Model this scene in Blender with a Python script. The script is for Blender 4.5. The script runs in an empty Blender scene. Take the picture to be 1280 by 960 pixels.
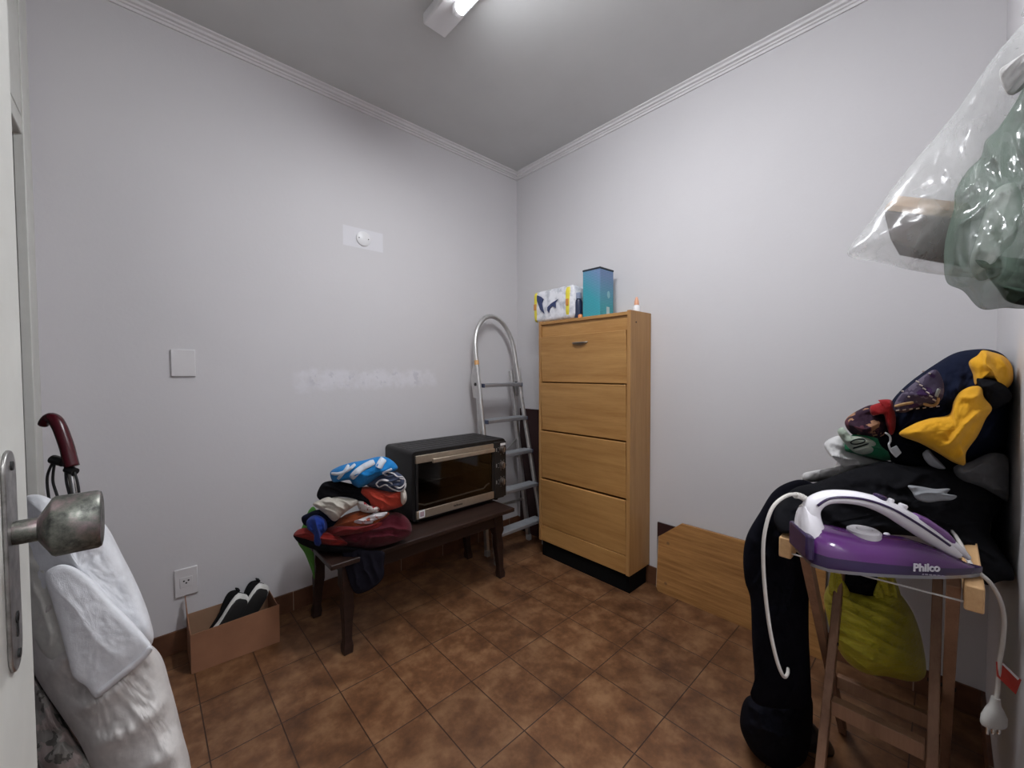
import bpy, bmesh, math, random
from math import sin, cos, pi, radians, sqrt, atan2
from mathutils import Vector, Matrix, noise, Euler
random.seed(7)
LAMP_ARC, LAMP_E, LAMP_B, HALL_FILL_E = 36, 312.0, 20.0, 110.0
SC = bpy.context.scene
COL = SC.collection

# ------------------------------------------------------------------ camera
F_PX = 501.67
YAW, PITCH, ROLL = 0.82617, -0.0299, -0.0036
CAM = Vector((-2.1435, -2.2635, 1.2218))
_f = Vector((cos(PITCH)*cos(YAW), cos(PITCH)*sin(YAW), sin(PITCH)))
_r = Vector((sin(YAW), -cos(YAW), 0.0))
_u = _r.cross(_f)
RIGHT = cos(ROLL)*_r + sin(ROLL)*_u
UP = -sin(ROLL)*_r + cos(ROLL)*_u
FWD = _f
def ray(px, py):
    return FWD + RIGHT*((px-640)/F_PX) - UP*((py-480)/F_PX)
def at(px, py, d):                     # a measured photo point at a given distance
    return CAM + ray(px, py)*d
def onz(px, py, z=0.0):
    r = ray(px, py); return CAM + r*((z-CAM.z)/r.z)
def onx(px, py, x=0.0):
    r = ray(px, py); return CAM + r*((x-CAM.x)/r.x)
def ony(px, py, y=0.0):
    r = ray(px, py); return CAM + r*((y-CAM.y)/r.y)
def dep(p): return (Vector(p)-CAM).dot(FWD)

cd = bpy.data.cameras.new('camera'); cam = bpy.data.objects.new('camera', cd); COL.objects.link(cam)
cd.sensor_width = 36.0; cd.lens = 36.0*F_PX/1280.0; cd.clip_start = 0.02
mw = Matrix(((RIGHT.x, UP.x, -FWD.x, CAM.x), (RIGHT.y, UP.y, -FWD.y, CAM.y), (RIGHT.z, UP.z, -FWD.z, CAM.z), (0, 0, 0, 1)))
cam.matrix_world = mw
SC.camera = cam

# ------------------------------------------------------------------ materials
def lin(c):
    return tuple((x/255/12.92) if x/255 <= 0.04045 else ((x/255+0.055)/1.055)**2.4 for x in c)
class NT:
    def __init__(s, name):
        s.m = bpy.data.materials.new(name); s.m.use_nodes = True
        s.t = s.m.node_tree; s.n = s.t.nodes; s.l = s.t.links
        s.b = s.n['Principled BSDF']; s.out = s.n['Material Output']
    def node(s, typ, **kw):
        nd = s.n.new(typ)
        for k, v in kw.items(): setattr(nd, k, v)
        return nd
    def link(s, a, b): s.l.new(a, b)
    def coord(s, scale=(1, 1, 1), loc=(0, 0, 0), rot=(0, 0, 0)):
        tc = s.node('ShaderNodeTexCoord'); mp = s.node('ShaderNodeMapping')
        mp.inputs['Scale'].default_value = scale; mp.inputs['Location'].default_value = loc; mp.inputs['Rotation'].default_value = rot
        s.link(tc.outputs['Object'], mp.inputs['Vector']); return mp.outputs['Vector']
    def noise(s, vec, scale, detail=4, rough=0.6):
        nd = s.node('ShaderNodeTexNoise'); nd.inputs['Scale'].default_value = scale; nd.inputs['Detail'].default_value = detail
        nd.inputs['Roughness'].default_value = rough; s.link(vec, nd.inputs['Vector']); return nd.outputs['Fac']
    def ramp(s, fac, stops):
        nd = s.node('ShaderNodeValToRGB'); cr = nd.color_ramp
        while len(cr.elements) < len(stops): cr.elements.new(0.5)
        for e, (p, c) in zip(cr.elements, stops): e.position = p; e.color = (*c, 1)
        s.link(fac, nd.inputs['Fac']); return nd.outputs['Color']
    def mix(s, fac, a, b):
        nd = s.node('ShaderNodeMix', data_type='RGBA')
        if isinstance(fac, (int, float)): nd.inputs[0].default_value = fac
        else: s.link(fac, nd.inputs[0])
        for i, v in ((6, a), (7, b)):
            if isinstance(v, tuple): nd.inputs[i].default_value = (*v[:3], 1)
            else: s.link(v, nd.inputs[i])
        return nd.outputs[2]
    def math(s, op, a, b=None, c=None):
        nd = s.node('ShaderNodeMath', operation=op)
        for i, v in enumerate((a, b, c)):
            if v is None: continue
            if isinstance(v, (int, float)): nd.inputs[i].default_value = v
            else: s.link(v, nd.inputs[i])
        return nd.outputs[0]
    def bump(s, h, strength=0.3, dist=0.01):
        nd = s.node('ShaderNodeBump'); nd.inputs['Strength'].default_value = strength; nd.inputs['Distance'].default_value = dist
        s.link(h, nd.inputs['Height']); s.link(nd.outputs['Normal'], s.b.inputs['Normal'])
    def base(s, c):
        if isinstance(c, tuple): s.b.inputs['Base Color'].default_value = (*c[:3], 1)
        else: s.link(c, s.b.inputs['Base Color'])
    def set(s, rough=0.5, metal=0.0, spec=0.5):
        s.b.inputs['Roughness'].default_value = rough; s.b.inputs['Metallic'].default_value = metal
        s.b.inputs['Specular IOR Level'].default_value = spec
MC = {}
def plain(name, c, rough=0.5, metal=0.0, var=0.12, scale=12, spec=0.5, bump=0.0, bscale=None):
    if name in MC: return MC[name]
    t = NT(name); v = t.coord()
    f = t.noise(v, scale)
    lo = tuple(x*(1-var) for x in c); hi = tuple(min(1, x*(1+var)) for x in c)
    t.base(t.ramp(f, [(0.3, lo), (0.7, hi)])); t.set(rough, metal, spec)
    if bump: t.bump(t.noise(v, bscale or scale*3), bump, 0.004)
    MC[name] = t.m; return t.m
def cloth(name, c, var=0.10, weave=900, rough=0.92):
    if name in MC: return MC[name]
    t = NT(name); v = t.coord(); f = t.noise(v, 25)
    lo = tuple(x*(1-var) for x in c); hi = tuple(min(1, x*(1+var)) for x in c)
    t.base(t.ramp(f, [(0.3, lo), (0.7, hi)])); t.set(rough, 0, 0.15)
    lum = max(c); t.b.inputs['Sheen Weight'].default_value = 0.08 if lum > 0.05 else 0.0
    if lum < 0.05: t.b.inputs['Specular IOR Level'].default_value = 0.05
    w = t.math('ADD', t.noise(v, weave, 1), t.math('MULTIPLY', t.noise(v, 45, 3), 1.6))
    t.bump(w, 0.35, 0.004)
    MC[name] = t.m; return t.m

def wall_mat(name, c, patches=False):
    t = NT(name); v = t.coord()
    f = t.noise(v, 2.2, 5)
    base = t.ramp(f, [(0.3, tuple(x*0.97 for x in c)), (0.7, c)])
    sm = t.noise(t.coord((1, 1, 1)), 30, 4)
    base = t.mix(t.math('MULTIPLY', t.math('GREATER_THAN', sm, 0.70), 0.10), base, tuple(x*0.75 for x in c))
    if patches:
        sx = t.node('ShaderNodeSeparateXYZ'); t.link(v, sx.inputs[0]); X, Z = sx.outputs[0], sx.outputs[2]
        wob = t.math('MULTIPLY', t.math('SUBTRACT', t.noise(v, 16, 5), 0.5), 0.10)
        def band(a, lo, hi, soft):
            p = t.math('SMOOTH_MIN', t.math('SUBTRACT', a, lo), t.math('SUBTRACT', hi, a), 0.0)
            nd = t.node('ShaderNodeMapRange', interpolation_type='SMOOTHSTEP'); nd.inputs[1].default_value = -soft; nd.inputs[2].default_value = soft
            t.link(p, nd.inputs[0]); return nd.outputs[0]
        Xw = t.math('ADD', X, wob); Zw = t.math('ADD', Z, wob)
        m1 = t.math('MULTIPLY', band(Xw, -1.57, -0.74, 0.03), band(Zw, 1.13, 1.235, 0.02))
        blot = t.noise(v, 13, 6, 0.65)
        m1 = t.math('MULTIPLY', m1, t.ramp(blot, [(0.36, (0.15,)*3), (0.58, (1.0,)*3)]))
        base = t.mix(t.math('MULTIPLY', m1, 0.48), base, (0.83, 0.82, 0.88))
        m3 = t.math('MULTIPLY', t.math('MULTIPLY', band(Xw, -1.50, -0.85, 0.03), band(Zw, 1.155, 1.215, 0.02)), t.math('GREATER_THAN', t.noise(v, 11, 3), 0.57))
        base = t.mix(t.math('MULTIPLY', m3, 0.35), base, (0.42, 0.41, 0.47))
        m2 = t.math('MULTIPLY', band(X, -1.315, -1.085, 0.004), band(Z, 1.925, 2.035, 0.004))
        base = t.mix(t.math('MULTIPLY', m2, 0.38), base, (0.86, 0.86, 0.92))
    t.base(base); t.set(0.75, 0, 0.3)
    t.bump(t.noise(v, 60, 4), 0.12, 0.004)
    return t.m
WALL = (0.66, 0.643, 0.658)
M_wallL = wall_mat('painted_wall_patched', WALL, True)
M_wall = wall_mat('painted_wall', WALL)
M_ceil = plain('ceiling_paint', (0.60, 0.60, 0.595), 0.85, var=0.03, scale=3, bump=0.08, bscale=50)
M_mould = plain('moulding_paint', (0.72, 0.70, 0.71), 0.6, var=0.04)
M_frame = plain('frame_paint', (0.62, 0.62, 0.58), 0.5, var=0.05)
M_reveal = plain('closet_grey', (0.115, 0.11, 0.105), 0.6, var=0.06)
M_darkin = plain('closet_dark', (0.06, 0.045, 0.04), 0.8)

def floor_mat():
    t = NT('brown_floor_tiles'); v = t.coord(loc=(1.6135+0.2*20, 0.714+0.2982*20, 0))
    br = t.node('ShaderNodeTexBrick', offset=0.0, squash=1.0)
    br.inputs['Scale'].default_value = 1.0; br.inputs['Mortar Size'].default_value = 0.0022; br.inputs['Mortar Smooth'].default_value = 0.3
    br.inputs['Brick Width'].default_value = 0.2; br.inputs['Row Height'].default_value = 0.2982; br.inputs['Bias'].default_value = 0.0
    br.inputs['Color1'].default_value = (0.75, 0.75, 0.75, 1); br.inputs['Color2'].default_value = (1.15, 1.15, 1.15, 1)
    t.link(v, br.inputs['Vector'])
    n1 = t.noise(v, 9, 5, 0.62); n2 = t.noise(v, 40, 4)
    nn = t.math('ADD', t.math('MULTIPLY', n1, 0.85), t.math('MULTIPLY', n2, 0.15))
    c = t.ramp(nn, [(0.32, (0.070, 0.030, 0.014)), (0.48, (0.145, 0.064, 0.028)), (0.66, (0.245, 0.128, 0.062))])
    ml = t.node('ShaderNodeMix', data_type='RGBA', blend_type='MULTIPLY'); ml.inputs[0].default_value = 0.55
    t.link(c, ml.inputs[6]); t.link(br.outputs['Color'], ml.inputs[7])
    col = t.mix(br.outputs['Fac'], ml.outputs[2], (0.045, 0.022, 0.014))
    t.base(col); t.set(0.42, 0, 0.4)
    h = t.math('SUBTRACT', t.math('MULTIPLY', n2, 0.15), br.outputs['Fac'])
    t.bump(h, 0.4, 0.003)
    return t.m
M_floor = floor_mat()
def base_mat(axis):
    t = NT('brown_skirting_tiles_'+axis); v = t.coord()
    sx = t.node('ShaderNodeSeparateXYZ'); t.link(v, sx.inputs[0])
    a = sx.outputs[0] if axis == 'x' else sx.outputs[1]
    fr = t.math('FRACT', t.math('MULTIPLY', t.math('ADD', a, 10.0), 1/0.3))
    j = t.math('LESS_THAN', fr, 0.012)
    c = t.ramp(t.noise(v, 10, 5), [(0.3, (0.085, 0.034, 0.018)), (0.7, (0.17, 0.075, 0.038))])
    t.base(t.mix(j, c, (0.35, 0.26, 0.20))); t.set(0.4, 0, 0.4)
    return t.m

def wood(name, c1, c2, axis='y', scale=6.0, rough=0.45, stretch=14, spec=0.4):
    if name in MC: return MC[name]
    t = NT(name)
    s = {'x': (1, stretch, stretch), 'y': (stretch, 1, stretch), 'z': (stretch, stretch, 1)}[axis]
    v = t.coord(s); n1 = t.noise(v, scale*0.35, 6, 0.6); n2 = t.noise(v, scale*2.2, 4)
    f = t.math('ADD', t.math('MULTIPLY', n1, 0.75), t.math('MULTIPLY', n2, 0.25))
    t.base(t.ramp(f, [(0.32, c1), (0.66, c2)])); t.set(rough, 0, spec); t.bump(f, 0.08, 0.002)
    MC[name] = t.m; return t.m
M_maple = wood('honey_maple', (0.35, 0.168, 0.050), (0.51, 0.282, 0.098), 'y')
M_maplez = wood('honey_maple_side', (0.36, 0.18, 0.062), (0.48, 0.265, 0.10), 'z')
M_oak = wood('brown_oak_panel', (0.24, 0.105, 0.032), (0.50, 0.255, 0.085), 'y', 9, 0.5, 18)
M_benchw = wood('dark_bench_wood', (0.014, 0.007, 0.005), (0.036, 0.017, 0.013), 'x', 6, 0.45)
M_board = plain('dark_red_board', (0.030, 0.010, 0.010), 0.5)
M_pine = wood('pine', (0.50, 0.28, 0.12), (0.70, 0.45, 0.23), 'x', 6, 0.6)
M_pineleg = wood('pine_leg', (0.20, 0.105, 0.062), (0.34, 0.19, 0.115), 'z', 6, 0.6)
M_alu = plain('brushed_aluminium', (0.62, 0.61, 0.60), 0.38, 0.85, 0.08, 30)
M_alud = plain('dull_step_aluminium', (0.40, 0.41, 0.44), 0.5, 0.7, 0.08, 30)
M_black = plain('black_plastic', (0.012, 0.012, 0.013), 0.4)
M_blackm = plain('black_enamel', (0.012, 0.011, 0.011), 0.4, 0.0, 0.2, 40, 0.35)
M_white = plain('white_plastic', (0.80, 0.79, 0.80), 0.35, var=0.02)
M_whitep = plain('white_plate', (0.68, 0.66, 0.67), 0.4, var=0.02)
M_hole = plain('dark_hole', (0.01, 0.01, 0.01), 0.7)
M_champ = plain('champagne_metal', (0.50, 0.42, 0.33), 0.35, 0.75, 0.1, 30)
M_chrome = plain('chrome', (0.65, 0.64, 0.62), 0.22, 1.0, 0.05)
M_rubber = plain('grey_rubber', (0.32, 0.31, 0.30), 0.7)
M_card = plain('cardboard', (0.29, 0.135, 0.072), 0.85, var=0.10, scale=8)
M_cardin = plain('cardboard_inside', (0.34, 0.20, 0.12), 0.85, var=0.10, scale=8)

# ------------------------------------------------------------------ mesh builder
class MB:
    def __init__(s): s.v = []; s.f = []; s.mi = []; s.cur = 0
    def add(s, vs, fs):
        o = len(s.v); s.v += [Vector(p) for p in vs]
        for f in fs: s.f.append([i+o for i in f]); s.mi.append(s.cur)
        return s
    def box(s, a, b):
        x0, y0, z0 = [min(a[i], b[i]) for i in range(3)]; x1, y1, z1 = [max(a[i], b[i]) for i in range(3)]
        return s.add([(x0,y0,z0),(x1,y0,z0),(x1,y1,z0),(x0,y1,z0),(x0,y0,z1),(x1,y0,z1),(x1,y1,z1),(x0,y1,z1)],
                     [(0,3,2,1),(4,5,6,7),(0,1,5,4),(1,2,6,5),(2,3,7,6),(3,0,4,7)])
    def hexa(s, lo, hi):               # two quads (4 pts each), bottom and top
        return s.add(list(lo)+list(hi), [(0,3,2,1),(4,5,6,7),(0,1,5,4),(1,2,6,5),(2,3,7,6),(3,0,4,7)])
    def bar(s, p0, p1, w, h, up=(0, 0, 1)):
        p0, p1 = Vector(p0), Vector(p1); d = (p1-p0).normalized(); up = Vector(up)
        sx = d.cross(up)
        if sx.length < 1e-4: sx = d.cross(Vector((1, 0, 0)))
        sx.normalize(); uy = sx.cross(d).normalized()
        q = lambda p: [p-sx*w/2-uy*h/2, p+sx*w/2-uy*h/2, p+sx*w/2+uy*h/2, p-sx*w/2+uy*h/2]
        return s.hexa(q(p0), q(p1))
    def rings(s, rs, cap=True, closed=False):
        n = len(rs[0]); o = len(s.v)
        for r in rs: s.v += [Vector(p) for p in r]
        m = len(rs)
        for k in range(m if closed else m-1):
            a, b = o+k*n, o+((k+1) % m)*n
            for i in range(n):
                j = (i+1) % n; s.f.append([a+i, a+j, b+j, b+i]); s.mi.append(s.cur)
        if cap and not closed:
            s.f.append([o+i for i in reversed(range(n))]); s.mi.append(s.cur)
            s.f.append([o+(m-1)*n+i for i in range(n)]); s.mi.append(s.cur)
        return s
    def tube(s, pts, r, n=10, sy=1.0, up=(0, 0, 1), cap=True):
        pts = [Vector(p) for p in pts]; rs = []; prev = None
        for i, p in enumerate(pts):
            a = pts[max(i-1, 0)]; b = pts[min(i+1, len(pts)-1)]; d = (b-a).normalized()
            if prev is None:
                x = d.cross(Vector(up))
                if x.length < 1e-3: x = d.cross(Vector((1, 0, 0)))
            else: x = prev - d*prev.dot(d)
            x.normalize(); prev = x; y = d.cross(x)
            rr = r[i] if isinstance(r, (list, tuple)) else r
            rs.append([p + x*(cos(2*pi*k/n)*rr) + y*(sin(2*pi*k/n)*rr*sy) for k in range(n)])
        return s.rings(rs, cap)
    def cyl(s, p0, p1, r0, r1=None, n=20): return s.tube([p0, p1], [r0, r1 if r1 is not None else r0], n)
    def lathe(s, p, axis, prof, n=28):   # prof: (distance along axis, radius)
        p = Vector(p); d = Vector(axis).normalized(); x = d.cross(Vector((0, 0, 1)))
        if x.length < 1e-3: x = Vector((1, 0, 0))
        x.normalize(); y = d.cross(x)
        return s.rings([[p+d*h+x*(cos(2*pi*k/n)*r)+y*(sin(2*pi*k/n)*r) for k in range(n)] for h, r in prof])
    def prism(s, poly, off):             # polygon of 3D points pushed along off
        off = Vector(off); n = len(poly)
        return s.add([Vector(p) for p in poly]+[Vector(p)+off for p in poly],
                     [list(reversed(range(n))), list(range(n, 2*n))]+[[i, (i+1) % n, n+(i+1) % n, n+i] for i in range(n)])
    def xf(s, M): s.v = [M @ p for p in s.v]; return s

WLOC = {}
def obj(name, mb, mat, parent=None, smooth=False, bevel=0.0, seg=2, sub=0, angle=None):
    me = bpy.data.meshes.new(name)
    if parent is not None: off = WLOC[parent.name]
    else:
        xs = [p.x for p in mb.v]; ys = [p.y for p in mb.v]; zs = [p.z for p in mb.v]
        off = Vector(((min(xs)+max(xs))/2, (min(ys)+max(ys))/2, min(zs)))
    me.from_pydata([tuple(p-off) for p in mb.v], [], mb.f); me.update()
    mats = mat if isinstance(mat, (list, tuple)) else [mat]
    for m in mats: me.materials.append(m)
    for p, i in zip(me.polygons, mb.mi): p.material_index = i
    bm = bmesh.new(); bm.from_mesh(me); bmesh.ops.recalc_face_normals(bm, faces=bm.faces); bm.to_mesh(me); bm.free()
    o = bpy.data.objects.new(name, me); COL.objects.link(o)
    if parent is not None: o.parent = parent; WLOC[o.name] = off
    else: o.location = off; WLOC[o.name] = off
    if bevel:
        b = o.modifiers.new('bevel', 'BEVEL'); b.width = bevel; b.segments = seg; b.limit_method = 'ANGLE'; b.angle_limit = radians(35)
    if sub:
        u = o.modifiers.new('sub', 'SUBSURF'); u.levels = sub; u.render_levels = sub
    if smooth or bevel:
        for p in me.polygons: p.use_smooth = True
        if not smooth or angle:
            me.set_sharp_from_angle(angle=radians(angle or 32))
    return o
def world_obj(name, mb, mat, kind='structure', **kw):       # structure keeps its origin at the world origin
    WLOC['_o'] = Vector((0, 0, 0))
    o = obj(name, mb, mat, **kw)
    off = WLOC[o.name].copy()
    for v in o.data.vertices: v.co += off
    o.location = (0, 0, 0); WLOC[o.name] = Vector((0, 0, 0)); o['kind'] = kind
    return o
def tag(o, label, cat, group=None):
    o['label'] = label; o['category'] = cat
    if group: o['group'] = group
    return o
def thing(name, loc, label, cat, group=None):
    o = bpy.data.objects.new(name, None); COL.objects.link(o); o.location = loc; o.empty_display_size = 0.05
    WLOC[o.name] = Vector(loc); return tag(o, label, cat, group)
def spline(pts, n=10, closed=False):
    P = [Vector(p) for p in pts]; m = len(P); out = []
    for i in range(m if closed else m-1):
        if closed: a, b, c, d = P[(i-1) % m], P[i], P[(i+1) % m], P[(i+2) % m]
        else: a, b, c, d = P[max(i-1, 0)], P[i], P[i+1], P[min(i+2, m-1)]
        for k in range(n):
            t = k/n
            out.append(0.5*((2*b)+(c-a)*t+(2*a-5*b+4*c-d)*t*t+(3*b-a-3*c+d)*t**3))
    if not closed: out.append(P[-1])
    return out

def lump(outline, d, thick, tilt=(0, 0), back=None, wr=0.008, wl=0.05, wdir=0.0, seed=1, e=0.45, center=None, rad=26, ang=9, edge=0.0, warp=(9, 1.3, 0.5)):
    """a soft closed cloth volume: outline at distance d, bulging both ways, with folds along wdir"""
    back = thick if back is None else back
    cx = center[0] if center else sum(p[0] for p in outline)/len(outline)
    cy = center[1] if center else sum(p[1] for p in outline)/len(outline)
    B = spline([(p[0], p[1], 0) for p in outline], ang, True)
    m = d/F_PX                                            # metres per pixel here
    so = Vector((seed*13.7, seed*7.1, seed*3.3))
    n = len(B); mb = MB(); mb_v = []
    cw, sw = cos(wdir), sin(wdir)
    def pt(x, y, r, side):
        u, v = (x-cx)*m, (y-cy)*m
        q = Vector((u, v, 0.3*side))
        wp = noise.noise(q*warp[0]+so)*warp[1] + noise.noise(q*warp[0]*2.4+so)*warp[2]
        ph = (u*(-sw)+v*cw)/wl*2*pi/2 + wp*2.2
        fold = (1-abs(sin(ph)))**1.5
        fine = noise.fractal(q*40+so, 0.8, 2.0, 3)*0.35
        prof = max(0.0, 1-r*r)**e
        amp = wr*(fold*1.3-0.45+fine)*min(1, 2.2*(1-r)+0.10)
        h = side*(thick if side < 0 else back)*prof
        h += side*amp
        big = noise.noise(q*5+so)*0.25*prof*thick
        dd = d + tilt[0]*u + tilt[1]*v + h + (big if side < 0 else 0)
        p = CAM + ray(x, y)*dd
        if p.x > -0.014: p = onx(x, y, -0.014)           # nothing passes through the walls
        if p.y < -2.369: p.y = -2.369
        return p
    def ringpts(r, side):
        out = []
        for i, b in enumerate(B):
            jr = 1.0
            if edge: jr = 1 + edge*noise.noise(Vector((b.x, b.y, 0))*0.12+so)
            out.append(pt(cx+(b.x-cx)*r*jr, cy+(b.y-cy)*r*jr, r, side))
        return out
    rs = []
    K = rad
    for k in range(1, K+1):
        r = sin(k/K*pi/2) ; rs.append(ringpts(r, -1))
    for k in range(K-1, 0, -1):
        r = sin(k/K*pi/2) ; rs.append(ringpts(r, 1))
    mb.rings(rs, cap=False)
    a = len(mb.v); mb.v.append(pt(cx, cy, 0, -1)); b_ = len(mb.v); mb.v.append(pt(cx, cy, 0, 1))
    last = (len(rs)-1)*n
    for i in range(n):
        j = (i+1) % n
        mb.f.append([a, j, i]); mb.mi.append(0); mb.f.append([b_, last+i, last+j]); mb.mi.append(0)
    return mb
def text_mesh(s, size, M, depth=0.0005, bold=0.0):
    cu = bpy.data.curves.new('lettering', 'FONT'); cu.body = s; cu.size = size; cu.extrude = depth; cu.align_x = 'CENTER'; cu.align_y = 'CENTER'; cu.offset = bold
    to = bpy.data.objects.new('lettering_tmp', cu); COL.objects.link(to)
    bpy.context.view_layer.update()
    me = bpy.data.meshes.new_from_object(to.evaluated_get(bpy.context.evaluated_depsgraph_get()))
    mb = MB(); mb.add([M @ v.co for v in me.vertices], [list(p.vertices) for p in me.polygons])
    bpy.data.objects.remove(to); bpy.data.curves.remove(cu); bpy.data.meshes.remove(me)
    return mb
def frame(o, x, y, z):
    x, y, z = Vector(x).normalized(), Vector(y).normalized(), Vector(z).normalized()
    return Matrix(((x.x, y.x, z.x, o[0]), (x.y, y.y, z.y, o[1]), (x.z, y.z, z.z, o[2]), (0, 0, 0, 1)))

# ------------------------------------------------------------------ the room
CH = 2.725; XS = -2.4186; YN = -2.375; T = 0.12
world_obj('floor', MB().box((-3.1, -3.6, -0.05), (0.12, 0.12, 0)), M_floor)
world_obj('ceiling', MB().box((-3.1, -3.6, CH), (0.12, 0.12, CH+0.05)), M_ceil)
world_obj('wall_left', MB().box((-3.1, 0, 0), (0.12, T, CH)), M_wallL)
world_obj('wall_right', MB().box((0, YN-T, 0), (T, 0, CH)), M_wall)
w = MB().box((-1.30, YN-T, 0), (0, YN, CH)); w.box((-2.32, YN-T, 2.12), (-1.30, YN, CH)); w.box((XS, YN-T, 0), (-2.32, YN, CH))
world_obj('wall_near', w, M_wall)
w = MB().box((XS-0.16, -0.17+0.055, 0), (XS-0.004, 0, CH)); w.box((XS-0.16, -0.115, 2.40), (XS, 0, CH)); w.box((XS-0.16, YN-T, 0), (XS, -1.10, CH)); w.box((XS-0.16, -1.10, 2.70), (XS, -0.115, CH))
world_obj('wall_side', w, M_wall)
# frame of the built-in closet in the side wall and the cupboard door over it
w = MB().box((XS-0.02, -0.17, 0), (XS+0.006, -0.05, 2.70)); w.box((XS-0.05, -1.10, 2.015), (XS+0.002, -0.17, 2.071))
world_obj('trim_1', w, M_frame, bevel=0.003)
world_obj('door_2', MB().box((XS-0.03, -0.62, 2.076), (XS+0.002, -0.173, 2.695)).box((XS-0.03, -1.095, 2.076), (XS+0.002, -0.625, 2.695)), M_frame, bevel=0.002)
w = MB().box((XS-0.45, -0.17, 0), (XS-0.02, -0.13, 2.0)); w.box((XS-0.50, -1.15, 0), (XS-0.45, -0.13, 2.0))
world_obj('wall_closet', w, M_reveal)
world_obj('trim_2', MB().box((XS-0.50, -1.15, 2.0), (XS-0.02, -0.13, 2.03)), M_darkin)
# hallway beyond the open doorway behind the viewer
w = MB().box((-3.1, -3.6, 0), (-3.0, YN-T, CH)); w.box((-1.0, -3.6, 0), (-0.9, YN-T, CH)); w.box((-3.1, -3.7, 0), (-0.9, -3.6, CH))
world_obj('wall_hall', w, M_wall)
# crown moulding, stepped profile
prof = [(0, 0.0), (0.008, 0.0), (0.010, 0.010), (0.017, 0.012), (0.018, 0.019), (0.030, 0.021), (0.034, 0.030), (0.040, 0.032), (0.046, 0.034), (0.046, 0.044), (0.0, 0.044)]
zb = CH-0.041
w = MB().rings([[(x, -a, zb+h) for a, h in prof] for x in (-2.46, 0.0)])
world_obj('trim_3', w, M_mould)
w = MB().rings([[(-a, y, zb+h) for a, h in prof] for y in (YN, 0.0)])
world_obj('trim_4', w, M_mould)
world_obj('baseboard_left', MB().box((XS, -0.010, 0), (0, 0, 0.098)), base_mat('x'), bevel=0.002)
world_obj('baseboard_right', MB().box((-0.010, YN, 0), (0, -0.01, 0.098)), base_mat('y'), bevel=0.002)
world_obj('baseboard_near', MB().box((-1.30, YN, 0), (-0.01, YN+0.010, 0.098)), base_mat('x'), bevel=0.002)

# door leaf standing open on the left, with lock plate and knob
XD = -2.233
d1 = world_obj('door_1', MB().box((XD-0.036, YN+0.02, 0.012), (XD, -1.625, 2.09)), M_frame, bevel=0.003)
pz0, pz1 = onx(14, 845, XD).z, onx(6, 563, XD).z
py = onx(10, 665, XD).y
PLW = 0.020
arc = [(py+PLW*cos(a), pz1-PLW+PLW*sin(a)) for a in [k*pi/8 for k in range(9)]] + [(py-PLW*cos(a), pz0+PLW-PLW*sin(a)) for a in [k*pi/8 for k in range(9)]]
t = NT('tarnished_metal'); v = t.coord()
f = t.noise(v, 55, 6, 0.7)
t.base(t.ramp(f, [(0.35, (0.05, 0.05, 0.048)), (0.5, (0.15, 0.155, 0.135)), (0.68, (0.30, 0.22, 0.23))])); t.set(0.42, 0.85)
t.link(t.ramp(f, [(0.3, (0.6,)*3), (0.7, (0.28,)*3)]), t.b.inputs['Roughness']); t.bump(f, 0.25, 0.002)
M_tarn = t.m
M_plate = plain('worn_lock_plate', (0.30, 0.29, 0.28), 0.38, 0.85, 0.4, 60)
pl = obj('lock_plate', MB().prism([(XD, a, b) for a, b in arc], (0.003, 0, 0)), M_plate, d1, bevel=0.001)
pl['label'] = 'worn metal lock plate'
kz = onx(10, 668, XD).z
kc = Vector((XD+0.003, py, kz))
obj('keyhole', MB().cyl(kc+Vector((0, 0, -0.075)), kc+Vector((0.0008, 0, -0.075)), 0.005, n=14).box(kc+Vector((0, -0.002, -0.092)), kc+Vector((0.0008, 0.002, -0.075))), M_hole, pl)
obj('screw', MB().cyl((XD+0.003, py, pz1-0.014), (XD+0.0045, py, pz1-0.014), 0.004, n=14), M_hole, pl)
obj('screw', MB().cyl((XD+0.003, py, pz0+0.014), (XD+0.0045, py, pz0+0.014), 0.004, n=14), M_hole, pl)
ka, kb, ke = [ony(a, 655, py).x-kc.x for a in (50, 68, 129)]
kn = obj('door_knob', MB().lathe(kc, (1, 0, 0.0), [(0, 0.010), (0.002, 0.0105), (ka-0.001, 0.0105), (ka, 0.0125), (kb-0.001, 0.0258), (kb+0.001, 0.0272), (ke-0.003, 0.0272), (ke-0.0008, 0.0258), (ke, 0.022), (ke+0.0002, 0.001)], 40), M_tarn, d1, smooth=True, angle=40)
kn['label'] = 'tarnished metal door knob on a short neck'

# wall plates
def plate(name, c, w_, h_, axis, t=0.009):
    c = Vector(c)
    return MB().box(c+Vector((-w_/2, -t, -h_/2)), c+Vector((w_/2, 0, h_/2))) if axis == 'y' else MB().box(c+Vector((-t, -w_/2, -h_/2)), c+Vector((0, w_/2, h_/2)))
sw = obj('switch_plate', plate('s', (-2.010, 0, 1.266), 0.084, 0.117, 'y'), M_whitep, bevel=0.003)
tag(sw, 'blank white rectangular cover plate on the left wall above the shoebox', 'wall plate')
ou = thing('wall_outlet', (-2.021, 0, 0.243), 'white three-hole socket plate low on the left wall above the shoebox', 'outlet')
obj('plate', plate('p', (-2.021, 0, 0.303), 0.080, 0.122, 'y'), M_whitep, ou, bevel=0.003)
obj('socket_face', MB().box((-2.043, -0.0105, 0.281), (-1.999, -0.009, 0.325)), M_whitep, ou, bevel=0.001)
for dx, dz in ((-0.008, 0.005), (0.008, 0.005), (0, -0.005)):
    obj('hole', MB().cyl((-2.021+dx, -0.0104, 0.304+dz), (-2.021+dx, -0.0112, 0.304+dz), 0.0034, n=12), M_hole, ou)
ou2 = thing('wall_outlet', (0, -1.872, 0.30), 'white socket plate low on the right wall behind the folding rack', 'outlet')
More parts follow.
